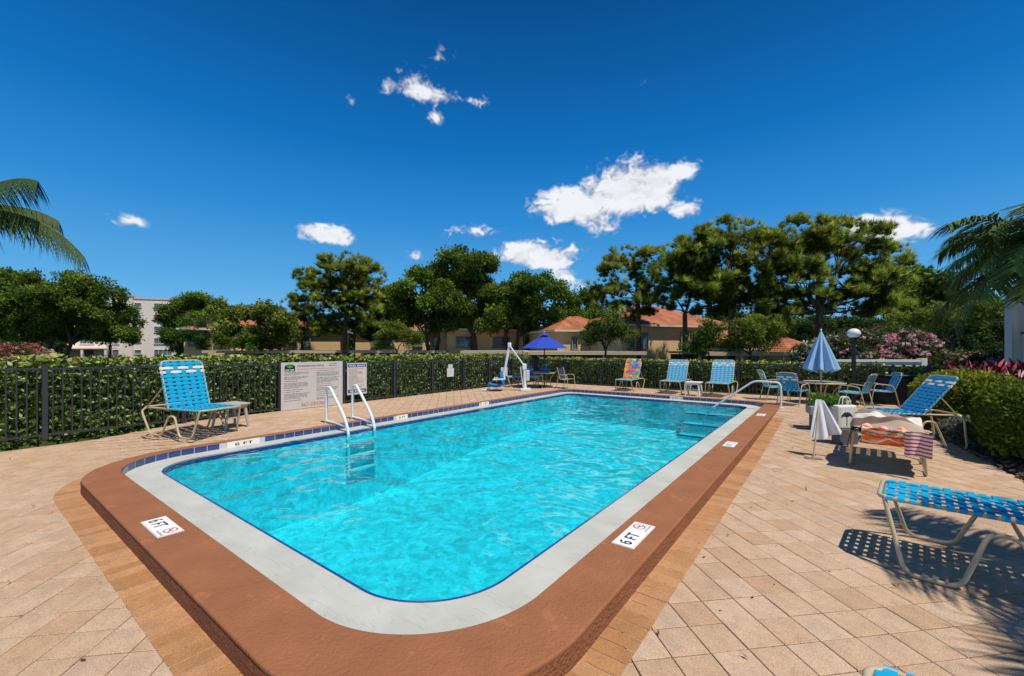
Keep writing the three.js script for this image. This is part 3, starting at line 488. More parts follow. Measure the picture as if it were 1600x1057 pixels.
// ---------------------------------------------------------------- signs on the fence
function sign(label, x, y, z, turn, w, h, map, group) {
  const s = thing('notice_sign', label, 'sign', x, y, z, turn, group);
  part(s, 'board', rbox(w, h, .008, .003, 1), M([.62, .60, .56], .5));
  part(s, 'print', moved(new THREE.PlaneGeometry(w - .004, h - .004), 0, 0, .0055), M(0xffffff, .55, { map }));
  for (const sx of [-1, 1]) part(s, 'bracket', box(.02, .05, .03), fenceMat, sx * w * .38, h * .42, -.018);
  return s;
}
const scribble = (c, x, y, w, size, r, color = '#3a3a3c') => { c.fillStyle = color; let p = x; while (p < x + w - 4) { const l = size * (1 + r() * 3.4); c.globalAlpha = .55 + .3 * r(); c.fillRect(p, y + (r() - .5), Math.min(l, x + w - p), size * .62); p += l + size * .55; } c.globalAlpha = 1; };
{
  const rules = canvasTex(1024, 800, (c, w, h) => {
    const r = rng(12); c.fillStyle = '#c9c2bb'; c.fillRect(0, 0, w, h);
    c.fillStyle = '#14181a'; c.beginPath(); c.moveTo(52, 150); c.lineTo(52, 62); c.quadraticCurveTo(132, -4, 212, 62); c.lineTo(212, 150); c.fill();
    c.fillStyle = '#3f9a35'; c.beginPath(); c.ellipse(132, 66, 46, 26, 0, 0, 7); c.fill(); c.fillRect(127, 80, 10, 26); c.fillStyle = '#e8e8e4'; for (const x of [66, 140]) for (let k = 0; k < 4; k++) c.fillRect(x + k * 15, 116, 11, 20);
    c.fillStyle = '#22262a'; c.font = 'bold 46px sans-serif'; c.fillText('OLEANDER POOL RULES', 246, 82, 440);
    scribble(c, 790, 34, 130, 20, r); scribble(c, 770, 66, 160, 20, r); scribble(c, 246, 116, 720, 17, r, '#a8332c');
    for (let col = 0; col < 2; col++) { let y = col ? 152 : 166; const n = col ? 22 : 24; for (let k = 0; k < n && y < 672; k++) { const last = r() > .55; scribble(c, col ? 560 : 44, y, last ? 160 + r() * 200 : 400 - r() * 40, 15, r); y += last ? 34 : 20; } }
    c.fillStyle = '#8e1a26'; c.font = '84px sans-serif'; c.fillText('NO DIVING', 310, 768, 440);
  });
  sign('large beige pool rules board reading NO DIVING in red', -9.66, .66, -5.13, Math.PI / 2, 1.47, 1.06, rules);
  const small = canvasTex(512, 900, (c, w, h) => {
    const r = rng(13); c.fillStyle = '#cfc6b8'; c.fillRect(0, 0, w, h); c.fillStyle = '#27328c'; c.fillRect(20, 30, w - 40, 90); c.fillRect(20, h - 150, w - 40, 100); c.fillStyle = '#e9e6e0'; c.font = 'bold 72px sans-serif'; c.textAlign = 'center'; c.fillText('POOL RULES', w / 2, 102, 420); c.fillText('NO DIVING', w / 2, h - 74, 420);
    for (let y = 160; y < h - 190; y += 30) scribble(c, 40, y, (r() > .3 ? 430 : 250) * (.8 + .2 * r()), 18, r);
  });
  sign('narrow pool rules board with blue bands at top and bottom', -9.68, .73, -6.28, Math.PI / 2, .56, .80, small);
  const blank = seed => canvasTex(128, 128, (c, w, h) => { const r = rng(seed); c.fillStyle = '#d5d4d6'; c.fillRect(0, 0, w, h); for (let y = 18; y < h - 12; y += 13) scribble(c, 14, y, 100 * (.6 + .4 * r()), 6, r, '#8a8a92'); });
  sign('small white notice on the fence with a smaller plate above it', -9.70, .73, -9.62, Math.PI / 2, .30, .27, blank(3));
  sign('smaller white plate mounted above a small white notice', -9.70, .93, -9.62, Math.PI / 2, .19, .11, blank(4));
  sign('small white notice on the fence behind the pool lift mast', -9.74, .62, -12.45, Math.PI / 2, .40, .34, blank(6));
}

// ---------------------------------------------------------------- pool ladder and handrail
{
  const l = thing('pool_ladder', 'white two-rail pool ladder going down into the water by the rules sign', 'ladder');
  const za = -4.24, zb = -4.78;
  for (const z of [za, zb]) {
    const p = part(l, 'rail', tubeOf([[-7.52, .118, z], [-7.52, .76, z], [-7.40, .80, z], [-6.93, .30, z], [-6.80, .06, z], [-6.78, -.72, z]], .0265, .12, 12), whitePaint);
    part(l, 'brace', tubeOf([[-7.52, .165, z], [-6.85, .13, z]], .023, .02, 10), whitePaint);
    part(l, 'anchor', cyl(.04, .045, .02, 16), M([.5, .5, .5], .4, { metalness: .6 }), -7.52, .128, z);
  }
  for (let k = 0; k < 3; k++) part(l, 'tread', rbox(.09, .028, Math.abs(zb - za), .01), whitePaint, -6.77, -.14 - .25 * k, (za + zb) / 2);
  const h = thing('handrail', 'white bent handrail by the pool steps', 'handrail');
  part(h, 'rail', tubeOf([[-.95, .05, -11.72], [-.95, .70, -11.72], [-1.50, .72, -11.72], [-2.45, -.03, -11.66], [-2.62, -.30, -11.65], [-2.62, -.5, -11.65]], .021, .12, 12), whitePaint);
  part(h, 'flange', cyl(.055, .06, .016, 18), whitePaint, -.95, deckY(-.95, -11.72) + .012, -11.72);
}

// ---------------------------------------------------------------- pool lift
{
  const [bx, bz] = plan(13.74, .42), g = thing('pool_lift', 'white pool lift with diagonal arm and blue plastic seat', 'pool lift', bx, .12, bz, YAW);
  part(g, 'base', rbox(.34, .09, .30, .02), whitePaint, .02, .045, 0);
  part(g, 'post', tubeOf([[0, .08, 0], [-.02, .80, 0]], .055, .02, 12), whitePaint);
  part(g, 'motor_box', rbox(.12, .34, .13, .02), M([.6, .6, .6], .5), .085, .5, 0);
  for (const s of [-.035, .035]) part(g, 'arm', tubeOf([[-.02, .80, s], [-.52, 1.50, s]], .026, .02, 10), whitePaint);
  part(g, 'mast', tubeOf([[-.50, 1.54, 0], [-.66, .62, 0], [-.70, .50, 0]], .042, .08, 12), whitePaint);
  part(g, 'joint_cap', rbox(.12, .16, .13, .03), whitePaint, -.50, 1.48, 0);
  part(g, 'elbow', rbox(.14, .2, .14, .03), whitePaint, -.02, .78, 0);
  part(g, 'strut', tubeOf([[-.06, .12, .06], [-.14, .66, .04], [-.14, .78, .03]], .014, .05, 8), whitePaint);
  const seatM = M([.012, .18, .60], .35, { clearcoat: .3 });
  const prof = v => v < .55 ? [-.62 - .16 * Math.sin((1 - v / .55) * .5) - .02, .62 - .40 * v / .55] : [-.66 - .52 * (v - .55) / .45, .20 - .06 * Math.sin((v - .55) / .45 * 3.14) - .02 * (v - .55)];
  const st = part(g, 'seat', cloth(16, 26, (u, v) => { const [x, y] = prof(v), w = (u - .5), q = Math.abs(w) * 2; return [x - .10 * q * q * (v < .55 ? 1 : .15), y + (v > .5 ? .07 * q ** 3 : 0), w * (.50 + .05 * Math.sin(v * 3)), u, v]; }, .03), seatM);
  for (const s of [-1, 1]) part(st, 'armrest', tubeOf([[-.66, .40, s * .30], [-1.02, .38, s * .30]], .022, .02, 8), whitePaint);
  part(st, 'hanger', tubeOf([[-.68, .50, 0], [-.66, .36, 0]], .035, .02, 10), whitePaint);
  part(g, 'footrest', rbox(.26, .03, .36, .01), M([.55, .57, .6], .5), -1.26, .03, 0);
  part(st, 'footrest_bar', tubeOf([[-1.10, .14, 0], [-1.26, .05, 0]], .016, .02, 8), whitePaint);
}

// ---------------------------------------------------------------- tables and umbrellas
function roundTable(label, x, y, z, R, h) {
  const t = thing('round_table', label, 'table', x, y, z, .3, 'round patio tables'), m = M([.50, .45, .34], .5);
  part(t, 'table_top', cyl(R, R, .014, 40), M([.40, .42, .36], .25), 0, h - .004, 0);
  part(t, 'rim', new THREE.TorusGeometry(R, .017, 8, 48).rotateX(Math.PI / 2), tan, 0, h, 0);
  for (let k = 0; k < 4; k++) { const a = k * 1.571, c = Math.cos(a), s = Math.sin(a); part(t, 'leg', tubeOf([[c * R * .86, h - .02, s * R * .86], [c * R * .42, h * .45, s * R * .42], [c * R * .74, 0, s * R * .74]], .013, .16), tan); }
  part(t, 'leg_ring', new THREE.TorusGeometry(R * .43, .010, 8, 32).rotateX(Math.PI / 2), tan, 0, h * .46, 0);
}
{
  const [x, z] = plan(14.83, 1.13); roundTable('round table under the open blue umbrella', x, .118, z, .40, .53);
  const u = thing('patio_umbrella', 'open royal blue patio umbrella on a dark pole', 'umbrella', x, .118, z, .2);
  part(u, 'pole', tubeOf([[0, 0, 0], [0, 1.86, 0]], .02), M([.03, .025, .022], .5));
  part(u, 'base', cyl(.18, .22, .07, 24), M([.05, .05, .05], .7), 0, .035, 0);
  const can = sheet(48, 10, (a, v) => { const an = a * 6.28319, k = Math.cos(((an / (Math.PI / 4)) % 1 - .5) * Math.PI / 4), R = .86 * v * (Math.cos(Math.PI / 8) / k) , sag = .035 * v * (1 - v) * 4 * (1 - Math.abs((((an / (Math.PI / 4)) % 1) - .5) * 2)); return [Math.cos(an) * R, 1.86 - .42 * v - .06 * v * v + -sag * .5, Math.sin(an) * R]; });
  const canvasBlue = M([.018, .055, .42], .85, { side: THREE.DoubleSide });
  part(u, 'canopy', can, canvasBlue);
  part(u, 'vent_cap', sheet(48, 4, (a, v) => { const an = a * 6.28319, R = .20 * v; return [Math.cos(an) * R, 1.915 - .085 * v, Math.sin(an) * R]; }), canvasBlue);
  for (let k = 0; k < 8; k++) { const an = k * Math.PI / 4; part(u, 'rib', tubeOf([[.02, 1.82, 0], [.84, 1.375, 0]].map(p => [p[0] * Math.cos(an), p[1], p[0] * Math.sin(an)]), .008, .02, 6), M([.05, .04, .035], .6)); }
  part(u, 'finial', new THREE.SphereGeometry(.03, 12, 10), tan, 0, 1.94, 0);
  const bag = thing('beach_bag', 'blue beach bag standing on the table under the blue umbrella', 'bag', x, .655, z, .4);
  part(bag, 'body', cloth(24, 8, (a, v) => { const an = a * 6.2832; return [Math.cos(an) * (.12 + .04 * v), v * .17, Math.sin(an) * (.06 + .03 * v)]; }, .004), M([.05, .17, .40], .8, { side: THREE.DoubleSide }));
  for (const s of [-1, 1]) part(bag, 'strap', tubeOf([[-.08, .15, s * .05], [-.05, .27, s * .03], [.05, .27, s * .03], [.08, .15, s * .05]], .008, .05), M([.3, .4, .6], .8));
  const p1 = plan(15.2, .75); strapChair('blue strap chair with white straps behind the flat lounge', p1[0], .118, p1[1], YAW + 1.9, [strapBlue2], .86, 'strap chairs at the tables', true);
  const p2 = plan(14.55, 1.86), ch = thing('mesh_chair', 'tan armchair with a dark mesh back beside the blue umbrella', 'chair', p2[0], .118, p2[1], YAW + 2.45); ch.scale.setScalar(.84);
  for (const s of [-1, 1]) { part(ch, 'arm_leg', tubeOf([[-.26, 0, s * .27], [-.20, .58, s * .27], [.20, .56, s * .27], [.30, 0, s * .27]], .014, .10), tan); part(ch, 'side_frame', tubeOf([[-.24, .40, s * .23], [.16, .37, s * .23], [.30, .86, s * .23]], .013, .08), tan); }
  part(ch, 'seat', cloth(8, 8, (a, b) => [-.24 + .42 * b, .41 - .03 * b - .03 * Math.sin(b * 3.14), (a - .5) * .45]), M([.55, .60, .66], .8));
  part(ch, 'backrest', cloth(8, 8, (a, b) => [.17 + .13 * b + .02 * Math.sin(b * 3.14), .40 + .46 * b, (a - .5) * .45]), M([.03, .033, .05], .8));
}
const [tx, tz] = plan(10.72, 7.80);
{
  const y = deckY(tx, tz); roundTable('round table with the folded pale blue umbrella', tx, y, tz, .50, .52);
  const u = thing('patio_umbrella', 'folded pale blue patio umbrella standing through a table', 'umbrella', tx, y, tz);
  part(u, 'pole', tubeOf([[0, 0, 0], [0, 1.84, 0]], .019), M([.62, .60, .55], .4));
  part(u, 'base', cyl(.17, .21, .07, 24), M([.5, .5, .48], .7), 0, .035, 0);
  part(u, 'canopy', sheet(96, 14, (a, v) => { const an = a * 6.28319, fold = Math.cos(an * 8), R = (.022 + .31 * Math.pow(v, .95)) * (1 + (.30 * fold - .10) * Math.min(1, v * 2.2)); return [Math.cos(an) * R, 1.80 - .98 * v + .05 * fold * v * v, Math.sin(an) * R]; }), M([.30, .49, .70], .85, { side: THREE.DoubleSide }));
  part(u, 'finial', new THREE.SphereGeometry(.022, 12, 10), whitePaint, 0, 1.85, 0); part(u, 'runner', cyl(.032, .032, .09, 14), M([.75, .6, .2], .6), 0, .80, 0);
  const C = (dx, dz, t, l, m, w) => strapChair(l, tx + dx, deckY(tx + dx, tz + dz), tz + dz, t, m, .96, 'strap chairs at the tables', w);
  C(-.42, .50, YAW + 3.7, 'blue strap chair turned with its back to the pool steps, beside the folded umbrella table', [strapBlue2], true);
  C(-.72, -.20, YAW + 2.9, 'blue strap chair on the fence side of the folded umbrella table', [strapPale], true);
  C(.35, .42, YAW + 5.3, 'strap chair between the folded umbrella table and the lamp post', [strapPale], false);
  C(.85, -.25, YAW - .3, 'strap chair behind the lamp post at the folded umbrella table', [strapPale], false);
}
{
  const [x, z] = plan(10.4, 8.37), l = thing('globe_lamp_post', 'black lamp post with a white globe, not lit', 'lamp post', x, deckY(x, z), z);
  part(l, 'post', cyl(.042, .048, 1.62, 18), black, 0, .81, 0); part(l, 'base', cyl(.09, .10, .06, 20), black, 0, .03, 0); part(l, 'collar', cyl(.075, .05, .06, 18), black, 0, 1.62, 0);
  part(l, 'globe', new THREE.SphereGeometry(.138, 32, 20).scale(1, .86, 1), M([.80, .80, .80], .3, { clearcoat: .3 }), 0, 1.75, 0);
  const [bx, bz] = plan(10.55, 9.5), b = thing('waste_bin', 'black slatted waste bin against the fence by the hedge', 'bin', bx, .05, bz, .4); b.scale.set(.85, .82, .85);
  part(b, 'body', rbox(.72, .92, .55, .03), M([.016, .016, .018], .6), 0, .46, 0); part(b, 'lid', rbox(.78, .05, .60, .02), black, 0, .95, 0);
  for (let k = 0; k < 9; k++) part(b, 'slat', box(.055, .82, .012), black, -.30 + k * .075, .46, .285);
}

// ---------------------------------------------------------------- the cluttered lounge with towels
{
  const lx = .53, lz = -6.82;
  lounge('tan framed strap lounge piled with orange and brown beach towels', lx, 0, lz, Math.PI / 2 - .06, { back: 1, W: .64, H: .47, mats: [strapBlue] });
  const pile = thing('beach_towel', 'brown and orange beach towel spread in folds over the tan framed lounge', 'towel', lx, 0, lz, Math.PI / 2 - .06), r = rng(31);
  const towelTex = canvasTex(512, 512, (c, w, h) => { c.fillStyle = '#8a6a55'; c.fillRect(0, 0, w, h); const cols = ['#b9a58f', '#8a6a55', '#cdbfae', '#d8642c', '#a58a74', '#e4dccf', '#7d6152']; let y = 0, i = 0; while (y < h) { const t = 26 + (hash2(i, 3) * 60 | 0); c.fillStyle = cols[i % 7]; c.fillRect(0, y, w, t); y += t; i++; } });
  part(pile, 'cloth', cloth(40, 50, (u, v) => { const w = (u - .5) * 1.16, x = -.04 + v * 1.0, over = Math.max(0, Math.abs(w) - .33), n = (.05 + .30 * Math.pow(Math.sin(Math.min(1, v * 1.05) * 3.1), 2) * (1 - (2 * u - 1) ** 2)) * fbm(u * 3.4, v * 4.2, 4, 8) + .022 * Math.sin(v * 19 + u * 6); return [x + .02 * Math.sin(u * 9), .50 + n - over * 1.05, Math.sign(w) * Math.min(Math.abs(w), .33 + over * .18), u, v]; }), M(0xffffff, .95, { map: towelTex, side: THREE.DoubleSide }));
  const orangeTex = canvasTex(256, 256, (c, w, h) => { c.fillStyle = '#dd5f2a'; c.fillRect(0, 0, w, h); const q = rng(6), k = ['#f3e4d2', '#e98b3c', '#c9402a', '#f0a765', '#f3e4d2']; for (let i = 0; i < 26; i++) { c.strokeStyle = k[q() * 5 | 0]; c.lineWidth = 5 + q() * 16; c.beginPath(); const y = q() * h; c.moveTo(0, y); c.bezierCurveTo(w * .3, y + (q() - .5) * 120, w * .6, y + (q() - .5) * 120, w, q() * h); c.stroke(); } });
  const front = thing('beach_towel', 'orange and white patterned beach towel hanging off the foot of the cluttered lounge', 'towel', lx, 0, lz, Math.PI / 2 - .06);
  part(front, 'cloth', cloth(26, 20, (u, v) => { const w = (u - .5) * .46, s = v * .40, n = .018 * Math.sin(u * 17 + v * 2) + .012 * fbm(u * 6, v * 5, 2, 3); return s < .2 ? [.18 - s, .545 + n, w] : [-.03 - n * 1.3 + (s - .2) * .35, .545 - (s - .2), w]; }), M(0xffffff, .95, { side: THREE.DoubleSide, map: orangeTex }));
  const stripes = canvasTex(128, 128, (c, w, h) => { c.fillStyle = '#efe4dc'; c.fillRect(0, 0, w, h); c.fillStyle = '#c5414a'; for (let y = 4; y < h; y += 20) c.fillRect(0, y, w, 9); });
  const st = thing('hand_towel', 'small red and white striped towel hanging at the corner of the cluttered lounge', 'towel', lx + .30, 0, lz + .035, Math.PI / 2 - .35);
  part(st, 'cloth', cloth(10, 12, (u, v) => [-.075 - .02 * Math.sin(u * 8) - v * .03, .545 - v * .27, (u - .5) * .24]), M(0xffffff, .95, { map: stripes, side: THREE.DoubleSide }));
  // second lounge behind, its woven back standing up
  lounge('strap lounge with steep blue woven back beside the planting bed', 0.50, .02, -8.85, .42, { back: 52, W: .56, H: .50, mats: [strapBlue2], seat: .5, rail: 1.0 });
  // white towel on a slanting pole
  const t = thing('towel_stand', 'white towel hung on a slanting thin pole with a flat foot', 'towel stand', -.20, 0, -7.13, .3);
  part(t, 'pole', tubeOf([[0, .01, 0], [.13, .78, -.22]], .011, .02, 8), tan); part(t, 'foot', rbox(.20, .014, .09, .005), M([.2, .16, .11], .7), 0, .008, 0);
  part(t, 'towel', cloth(26, 26, (u, v) => { const s = .05 + .15 * v, n = (.03 * Math.sin(u * 15 + 1) + .02 * Math.sin(u * 7)) * v; return [.12 + (u - .40) * s * 2.0 + .03 * v, .80 - (.50 + .05 * Math.sin(u * 5)) * v - .05 * (u - .4) ** 2, -.20 + n + .05 * v]; }), M([.80, .80, .80], .95, { side: THREE.DoubleSide }));
  // planter on a small table, tote bag
  const pl = thing('planter', 'grey planter of green sprouts beside the white towel', 'planter', -.06, .02, -9.5, .2), pm = M([.34, .33, .31], .8);
  part(pl, 'stand', rbox(.50, .30, .36, .02), M([.16, .15, .14], .9), 0, .15, 0); part(pl, 'trough', rbox(.60, .16, .42, .02), pm, 0, .38, 0);
  const sp = []; for (let k = 0; k < 80; k++) sp.push([(r() - .5) * .5, .47 + r() * .18, (r() - .5) * .34, .5 + .6 * r(), .06 + .12 * r(), .18 + .12 * r(), .03]);
  scatter(pl, 'sprouts', CL_HEDGE, leafMat, sp);
  const tote = thing('tote_bag', 'white tote bag with a black palm print behind the cluttered lounge', 'bag', .16, 0, -8.42, YAW + .1); tote.scale.set(.72, .9, .72);
  const palmPrint = canvasTex(256, 256, (c, w, h) => { c.fillStyle = '#dcd9cc'; c.fillRect(0, 0, w, h); c.strokeStyle = '#1c2224'; c.lineCap = 'round'; for (let k = 0; k < 8; k++) { const a = -.2 - k * .4; c.lineWidth = 17; c.beginPath(); c.moveTo(110, 120); c.quadraticCurveTo(110 + Math.cos(a) * 60, 100 + Math.sin(a) * 60, 110 + Math.cos(a) * 92, 134 + Math.sin(a) * 66); c.stroke(); } c.fillStyle = '#1c2224'; c.fillRect(102, 120, 15, 120); });
  part(tote, 'body', moved(rbox(.46, .40, .16, .04), 0, .50, 0), M([.72, .70, .62], .9)); part(tote, 'print', moved(new THREE.PlaneGeometry(.36, .34), 0, .49, .084), M(0xffffff, .9, { map: palmPrint }));
  part(tote, 'stand', rbox(.44, .30, .22, .02), M([.10, .10, .11], .8), 0, .15, 0);
  for (const s of [-1, 1]) part(tote, 'handle', tubeOf([[-.10, .69, s * .05], [-.08, .84, s * .03], [.08, .84, s * .03], [.10, .69, s * .05]], .011, .07), M([.72, .70, .62], .9));
}

// ---------------------------------------------------------------- planting bed at the side
{
  const mulch = sheet(40, 80, (u, v) => { const z = lerp(-14.4, 3, v), e = z < -11.2 ? 1.22 : z < -7 ? lerp(1.22, 1.77, (z + 11.2) / 4.2) : 2.37, x = lerp(e, 8, u); return [x, -.018 + .03 * fbm(x * 6, z * 6, 3, 44) + .05 * ss(0, .6, x - e), z, x * 1.5, z * 1.5]; });
  const mt = tex(512, (u, v) => { const k = .35 + fbm(u * 40, v * 40, 3, 66, 40) * .9; return [k, k * .9, k * .82]; });
  setting('mulch_bed', mulch, M([.10, .068, .048], 1, { map: mt, bumpMap: mt, bumpScale: .02 }));
  const r = rng(51), chips = []; const cg = box(.06, .012, .022); for (let k = 0; k < 1800; k++) { const z = -13 + r() * 9, e = z < -11.2 ? 1.25 : z < -7 ? lerp(1.25, 1.8, (z + 11.2) / 4.2) : 2.4, x = e + r() * r() * 2.2, t = .04 + .10 * r(); chips.push([x, .02 + .03 * r(), z, .6 + r(), t * 1.25, t * .85, t * .6]); }
  const ch = scatter(scene, 'mulch_chips', cg, M([1, 1, 1], 1), chips); ch.userData = { kind: 'stuff', label: 'brown bark mulch chips in the planting bed', category: 'mulch' };
  const shrub = (name, label, x, z, rx, ry, rz, cols, geo, n, mat = leafMat, y0 = 0, sq = 4) => {
    const s = thing(name, label, 'shrub', x, y0, z), list = [], rr = rng(x * 100 + z * 10 | 0);
    for (let k = 0; k < n; k++) { let a = rr() * 6.283, e = Math.acos(1 - 1.25 * rr()), d = [Math.sin(e) * Math.cos(a), Math.cos(e), Math.sin(e) * Math.sin(a)]; const q = Math.pow(Math.abs(d[0]) ** sq + Math.abs(d[1]) ** sq + Math.abs(d[2]) ** sq, -1 / sq), k2 = q * (1 - .22 * rr() * rr()) * (.93 + .14 * fbm(a * 2, e * 3, 3, 7)); const c = cols[rr() * cols.length | 0], b = .6 + .7 * rr(); list.push([d[0] * rx * k2, Math.max(.02, ry * .42 + d[1] * ry * .58 * k2), d[2] * rz * k2, .7 + .7 * rr(), c[0] * b, c[1] * b, c[2] * b]); }
    scatter(s, 'foliage', geo, mat, list);
    const st = []; for (let k = 0; k < 14; k++) { const a = rr() * 6.283, q = rr() * .7; st.push(taper([V(Math.cos(a) * .06, 0, Math.sin(a) * .06), V(Math.cos(a) * rx * q * .6, ry * .4, Math.sin(a) * rz * q * .6), V(Math.cos(a) * rx * q, ry * .85, Math.sin(a) * rz * q)], .014, .005, 5)); }
    part(s, 'stems', merge(st), barkOak); return s;
  };
  const yg = [[.25, .27, .024], [.18, .225, .022], [.32, .31, .03], [.11, .165, .02]], dg = [[.125, .19, .02], [.16, .225, .024], [.08, .135, .018], [.20, .245, .022]];
  shrub('rounded_shrub', 'yellow-green clipped shrub behind the steep blue lounge back', 1.95, -11.05, .66, .98, .66, yg, CL_DENSE, 5200);
  shrub('rounded_shrub', 'big dark green clipped shrub at the edge of the mulch bed', 2.28, -8.75, .52, .93, .66, dg, CL_DENSE, 6200, leafMat, 0, 5);
  shrub('rounded_shrub', 'clipped green shrub between the big dark shrub and the yellow-green one', 2.85, -9.95, .6, .96, .62, dg, CL_DENSE, 4800);
  shrub('ground_shrub', 'low silvery grey ground cover plant in the mulch', 1.83, -9.75, .42, .32, .5, [[.18, .20, .16], [.24, .25, .19], [.12, .14, .10]], CL_DENSE, 1500, leafMat, 0, 2);
  shrub('ground_shrub', 'low dry straw-coloured plant beside the silvery ground cover', 1.62, -10.9, .42, .36, .5, [[.26, .22, .11], [.15, .16, .08], [.20, .18, .09]], CL_DENSE, 1100, leafMat, 0, 2);
  const red = [[.28, .02, .05], [.20, .012, .03], [.36, .05, .085], [.12, .012, .02], [.05, .03, .02]];
  for (let k = 0; k < 4; k++) shrub('red_plant', ['red-leaved plant beside the short black fence', 'red-leaved plant second from the short black fence', 'red-leaved plant third from the short black fence', 'dark red-leaved plant beside the tall white building wall'][k], 2.35 + k * .42, -12.95 - k * .28, 42e-2, .98 + .03 * k, .42, k === 3 ? red.slice(1, 5).concat([[.06, .01, .015]]) : red, leafClump(9, .10, .17, .045, 190, .1), 620, glossLeaf, 0, 2.4);
}

// ---------------------------------------------------------------- trees
const OAKC = [[.115, .195, .022], [.145, .225, .026], [.085, .15, .02], [.19, .245, .03]], OLIVE = [[.19, .235, .036], [.235, .26, .045], [.14, .18, .028]], DARKC = [[.07, .15, .022], [.10, .18, .026], [.058, .115, .018]], PINEC = [[.18, .255, .028], [.235, .30, .034], [.125, .195, .024], [.29, .325, .045]], GREYC = [[.17, .17, .12], [.11, .125, .075], [.07, .09, .04]];
// blobs: [px centre, py centre, half width px, half height px, depth offset]; all turned into metres at the tree's own distance
function tree(name, label, ahead, baseY, trunkPx, blobs, cols, { geo = 'oak', density = 1, bark = barkOak, tr = .28, seed = 1, group = 'trees beyond the hedge', multi = 1, forkPy } = {}) {
  const r = rng(seed * 97 + 5), k = ahead / FPX, X = px => (px - 800) * k, Y = py => EYE + (HORIZON - py) * k, [ox, oz] = plan(ahead, X(trunkPx)), t = thing(name, label, 'tree', ox, baseY, oz, YAW, group);
  const fat = geo === 'pine' ? 1.18 : 1.06, B = blobs.map(([px, py, rx0, ry0, dz = 0]) => [px, py, rx0 * fat, ry0 * fat, dz]).map(([px, py, rx, ry, dz]) => [X(px) - X(trunkPx), Y(py) - baseY, dz, rx * k, ry * k, Math.min(rx, ry * 1.5) * k]);
  const limbs = [], minY = Math.min(...B.map(b => b[1] - b[4])), fork = forkPy ? Y(forkPy) - baseY : Math.max(1.2, minY * .9), tips = [];
  for (let m = 0; m < multi; m++) { const lean = multi > 1 ? (m - (multi - 1) / 2) * 1.2 : (r() - .5) * .4; limbs.push(taper([V(lean * .2, -.2, (r() - .5) * .3), V(lean * .5, fork * .5, (r() - .5) * .3), V(lean, fork, (r() - .5) * .3)], tr / Math.sqrt(multi), tr * .72 / Math.sqrt(multi), 9)); tips.push(V(lean, fork, 0)); }
  const list = [], unit = geo === 'oak' ? .5 : geo === 'fine' ? .36 : .27;
  B.forEach((b, bi) => {
    const c = V(b[0], b[1], b[2]), s = tips.reduce((a, p) => p.distanceTo(c) < a.distanceTo(c) ? p : a, tips[0]).clone(), mid = s.clone().lerp(c, .5).add(V((r() - .5) * .8, geo === 'pine' ? -.2 : .5 * r(), (r() - .5) * .8));
    const rr = clamp(tr * .55 * Math.cbrt(b[3] * b[4]) / 2, .05, tr * .7); limbs.push(taper([s, s.clone().lerp(mid, .5).add(V((r() - .5) * .3, .1, 0)), mid, c.clone().add(V(0, -b[4] * .2, 0))], rr, rr * .35, 7));
    const nb = geo === 'pine' ? 9 : 6; for (let q = 0; q < nb; q++) { const a = r() * 6.283, e = c.clone().add(V(Math.cos(a) * b[3] * .8, (r() - .35) * b[4] * .9, Math.sin(a) * b[5] * .8)); limbs.push(taper([mid.clone().lerp(c, r()), c.clone().lerp(e, .5).add(V(0, -.1 * b[4], 0)), e], rr * .36, .015, 5)); }
    const area = 4 * Math.PI * Math.pow((Math.pow(b[3] * b[4], 1.6) + Math.pow(b[3] * b[5], 1.6) + Math.pow(b[4] * b[5], 1.6)) / 3, 1 / 1.6), n = Math.min(5200, Math.ceil(area / (unit * unit) * .62 * density));
    const sub = []; const ns = Math.max(5, Math.round(area / 5)); for (let q = 0; q < ns; q++) { const a = r() * 6.283, e = Math.acos(2 * r() - 1), R = .72 + .26 * r(); sub.push([Math.sin(e) * Math.cos(a) * R, Math.cos(e) * R, Math.sin(e) * Math.sin(a) * R]); }
    for (let q = 0; q < n; q++) {
      const u = sub[r() * ns | 0], sp = geo === 'pine' ? .27 : .30; let p = [u[0] + (r() + r() - 1) * sp, u[1] + (r() + r() - 1) * sp * .8, u[2] + (r() + r() - 1) * sp];
      if (geo === 'pine') { const w = r(); if (w < .14) { const f = r(); p = p.map(v => v * f); } else if (w < .34) { const a = r() * 6.283, e = Math.acos(2 * r() - 1), f = .72 + .28 * r(); p = [Math.sin(e) * Math.cos(a) * f, Math.cos(e) * f, Math.sin(e) * Math.sin(a) * f]; } }
      const cI = cols[r() * cols.length | 0], g = .55 + .85 * r(); list.push([b[0] + p[0] * b[3], b[1] + p[1] * b[4], b[2] + p[2] * b[5], .65 + .7 * r(), cI[0] * g, cI[1] * g, cI[2] * g]);
    }
  });
  part(t, 'trunk', merge(limbs), bark);
  scatter(t, 'crown', geo === 'oak' ? CL_OAK[seed % 3] : geo === 'fine' ? CL_FINE : CL_PINE, geo === 'pine' ? needleMat : leafMat, list);
  return t;
}
tree('oak_tree', 'broad dark oak in front of the apartment block', 46, -1, 95, [[40, 470, 62, 36], [110, 462, 58, 30, 1], [70, 500, 70, 30, -1], [150, 480, 40, 34], [172, 512, 22, 18, -1], [20, 505, 40, 26], [120, 505, 46, 22, -2], [-40, 480, 40, 40]], OAKC, { seed: 2, multi: 3, tr: .4, density: 1.05 });
tree('oak_tree', 'small dark oak beside the apartment block, leaning over its corner', 47, -1, 172, [[184, 497, 15, 10, -1], [196, 527, 10, 7], [170, 515, 16, 12]], OAKC, { seed: 3, tr: .18 });
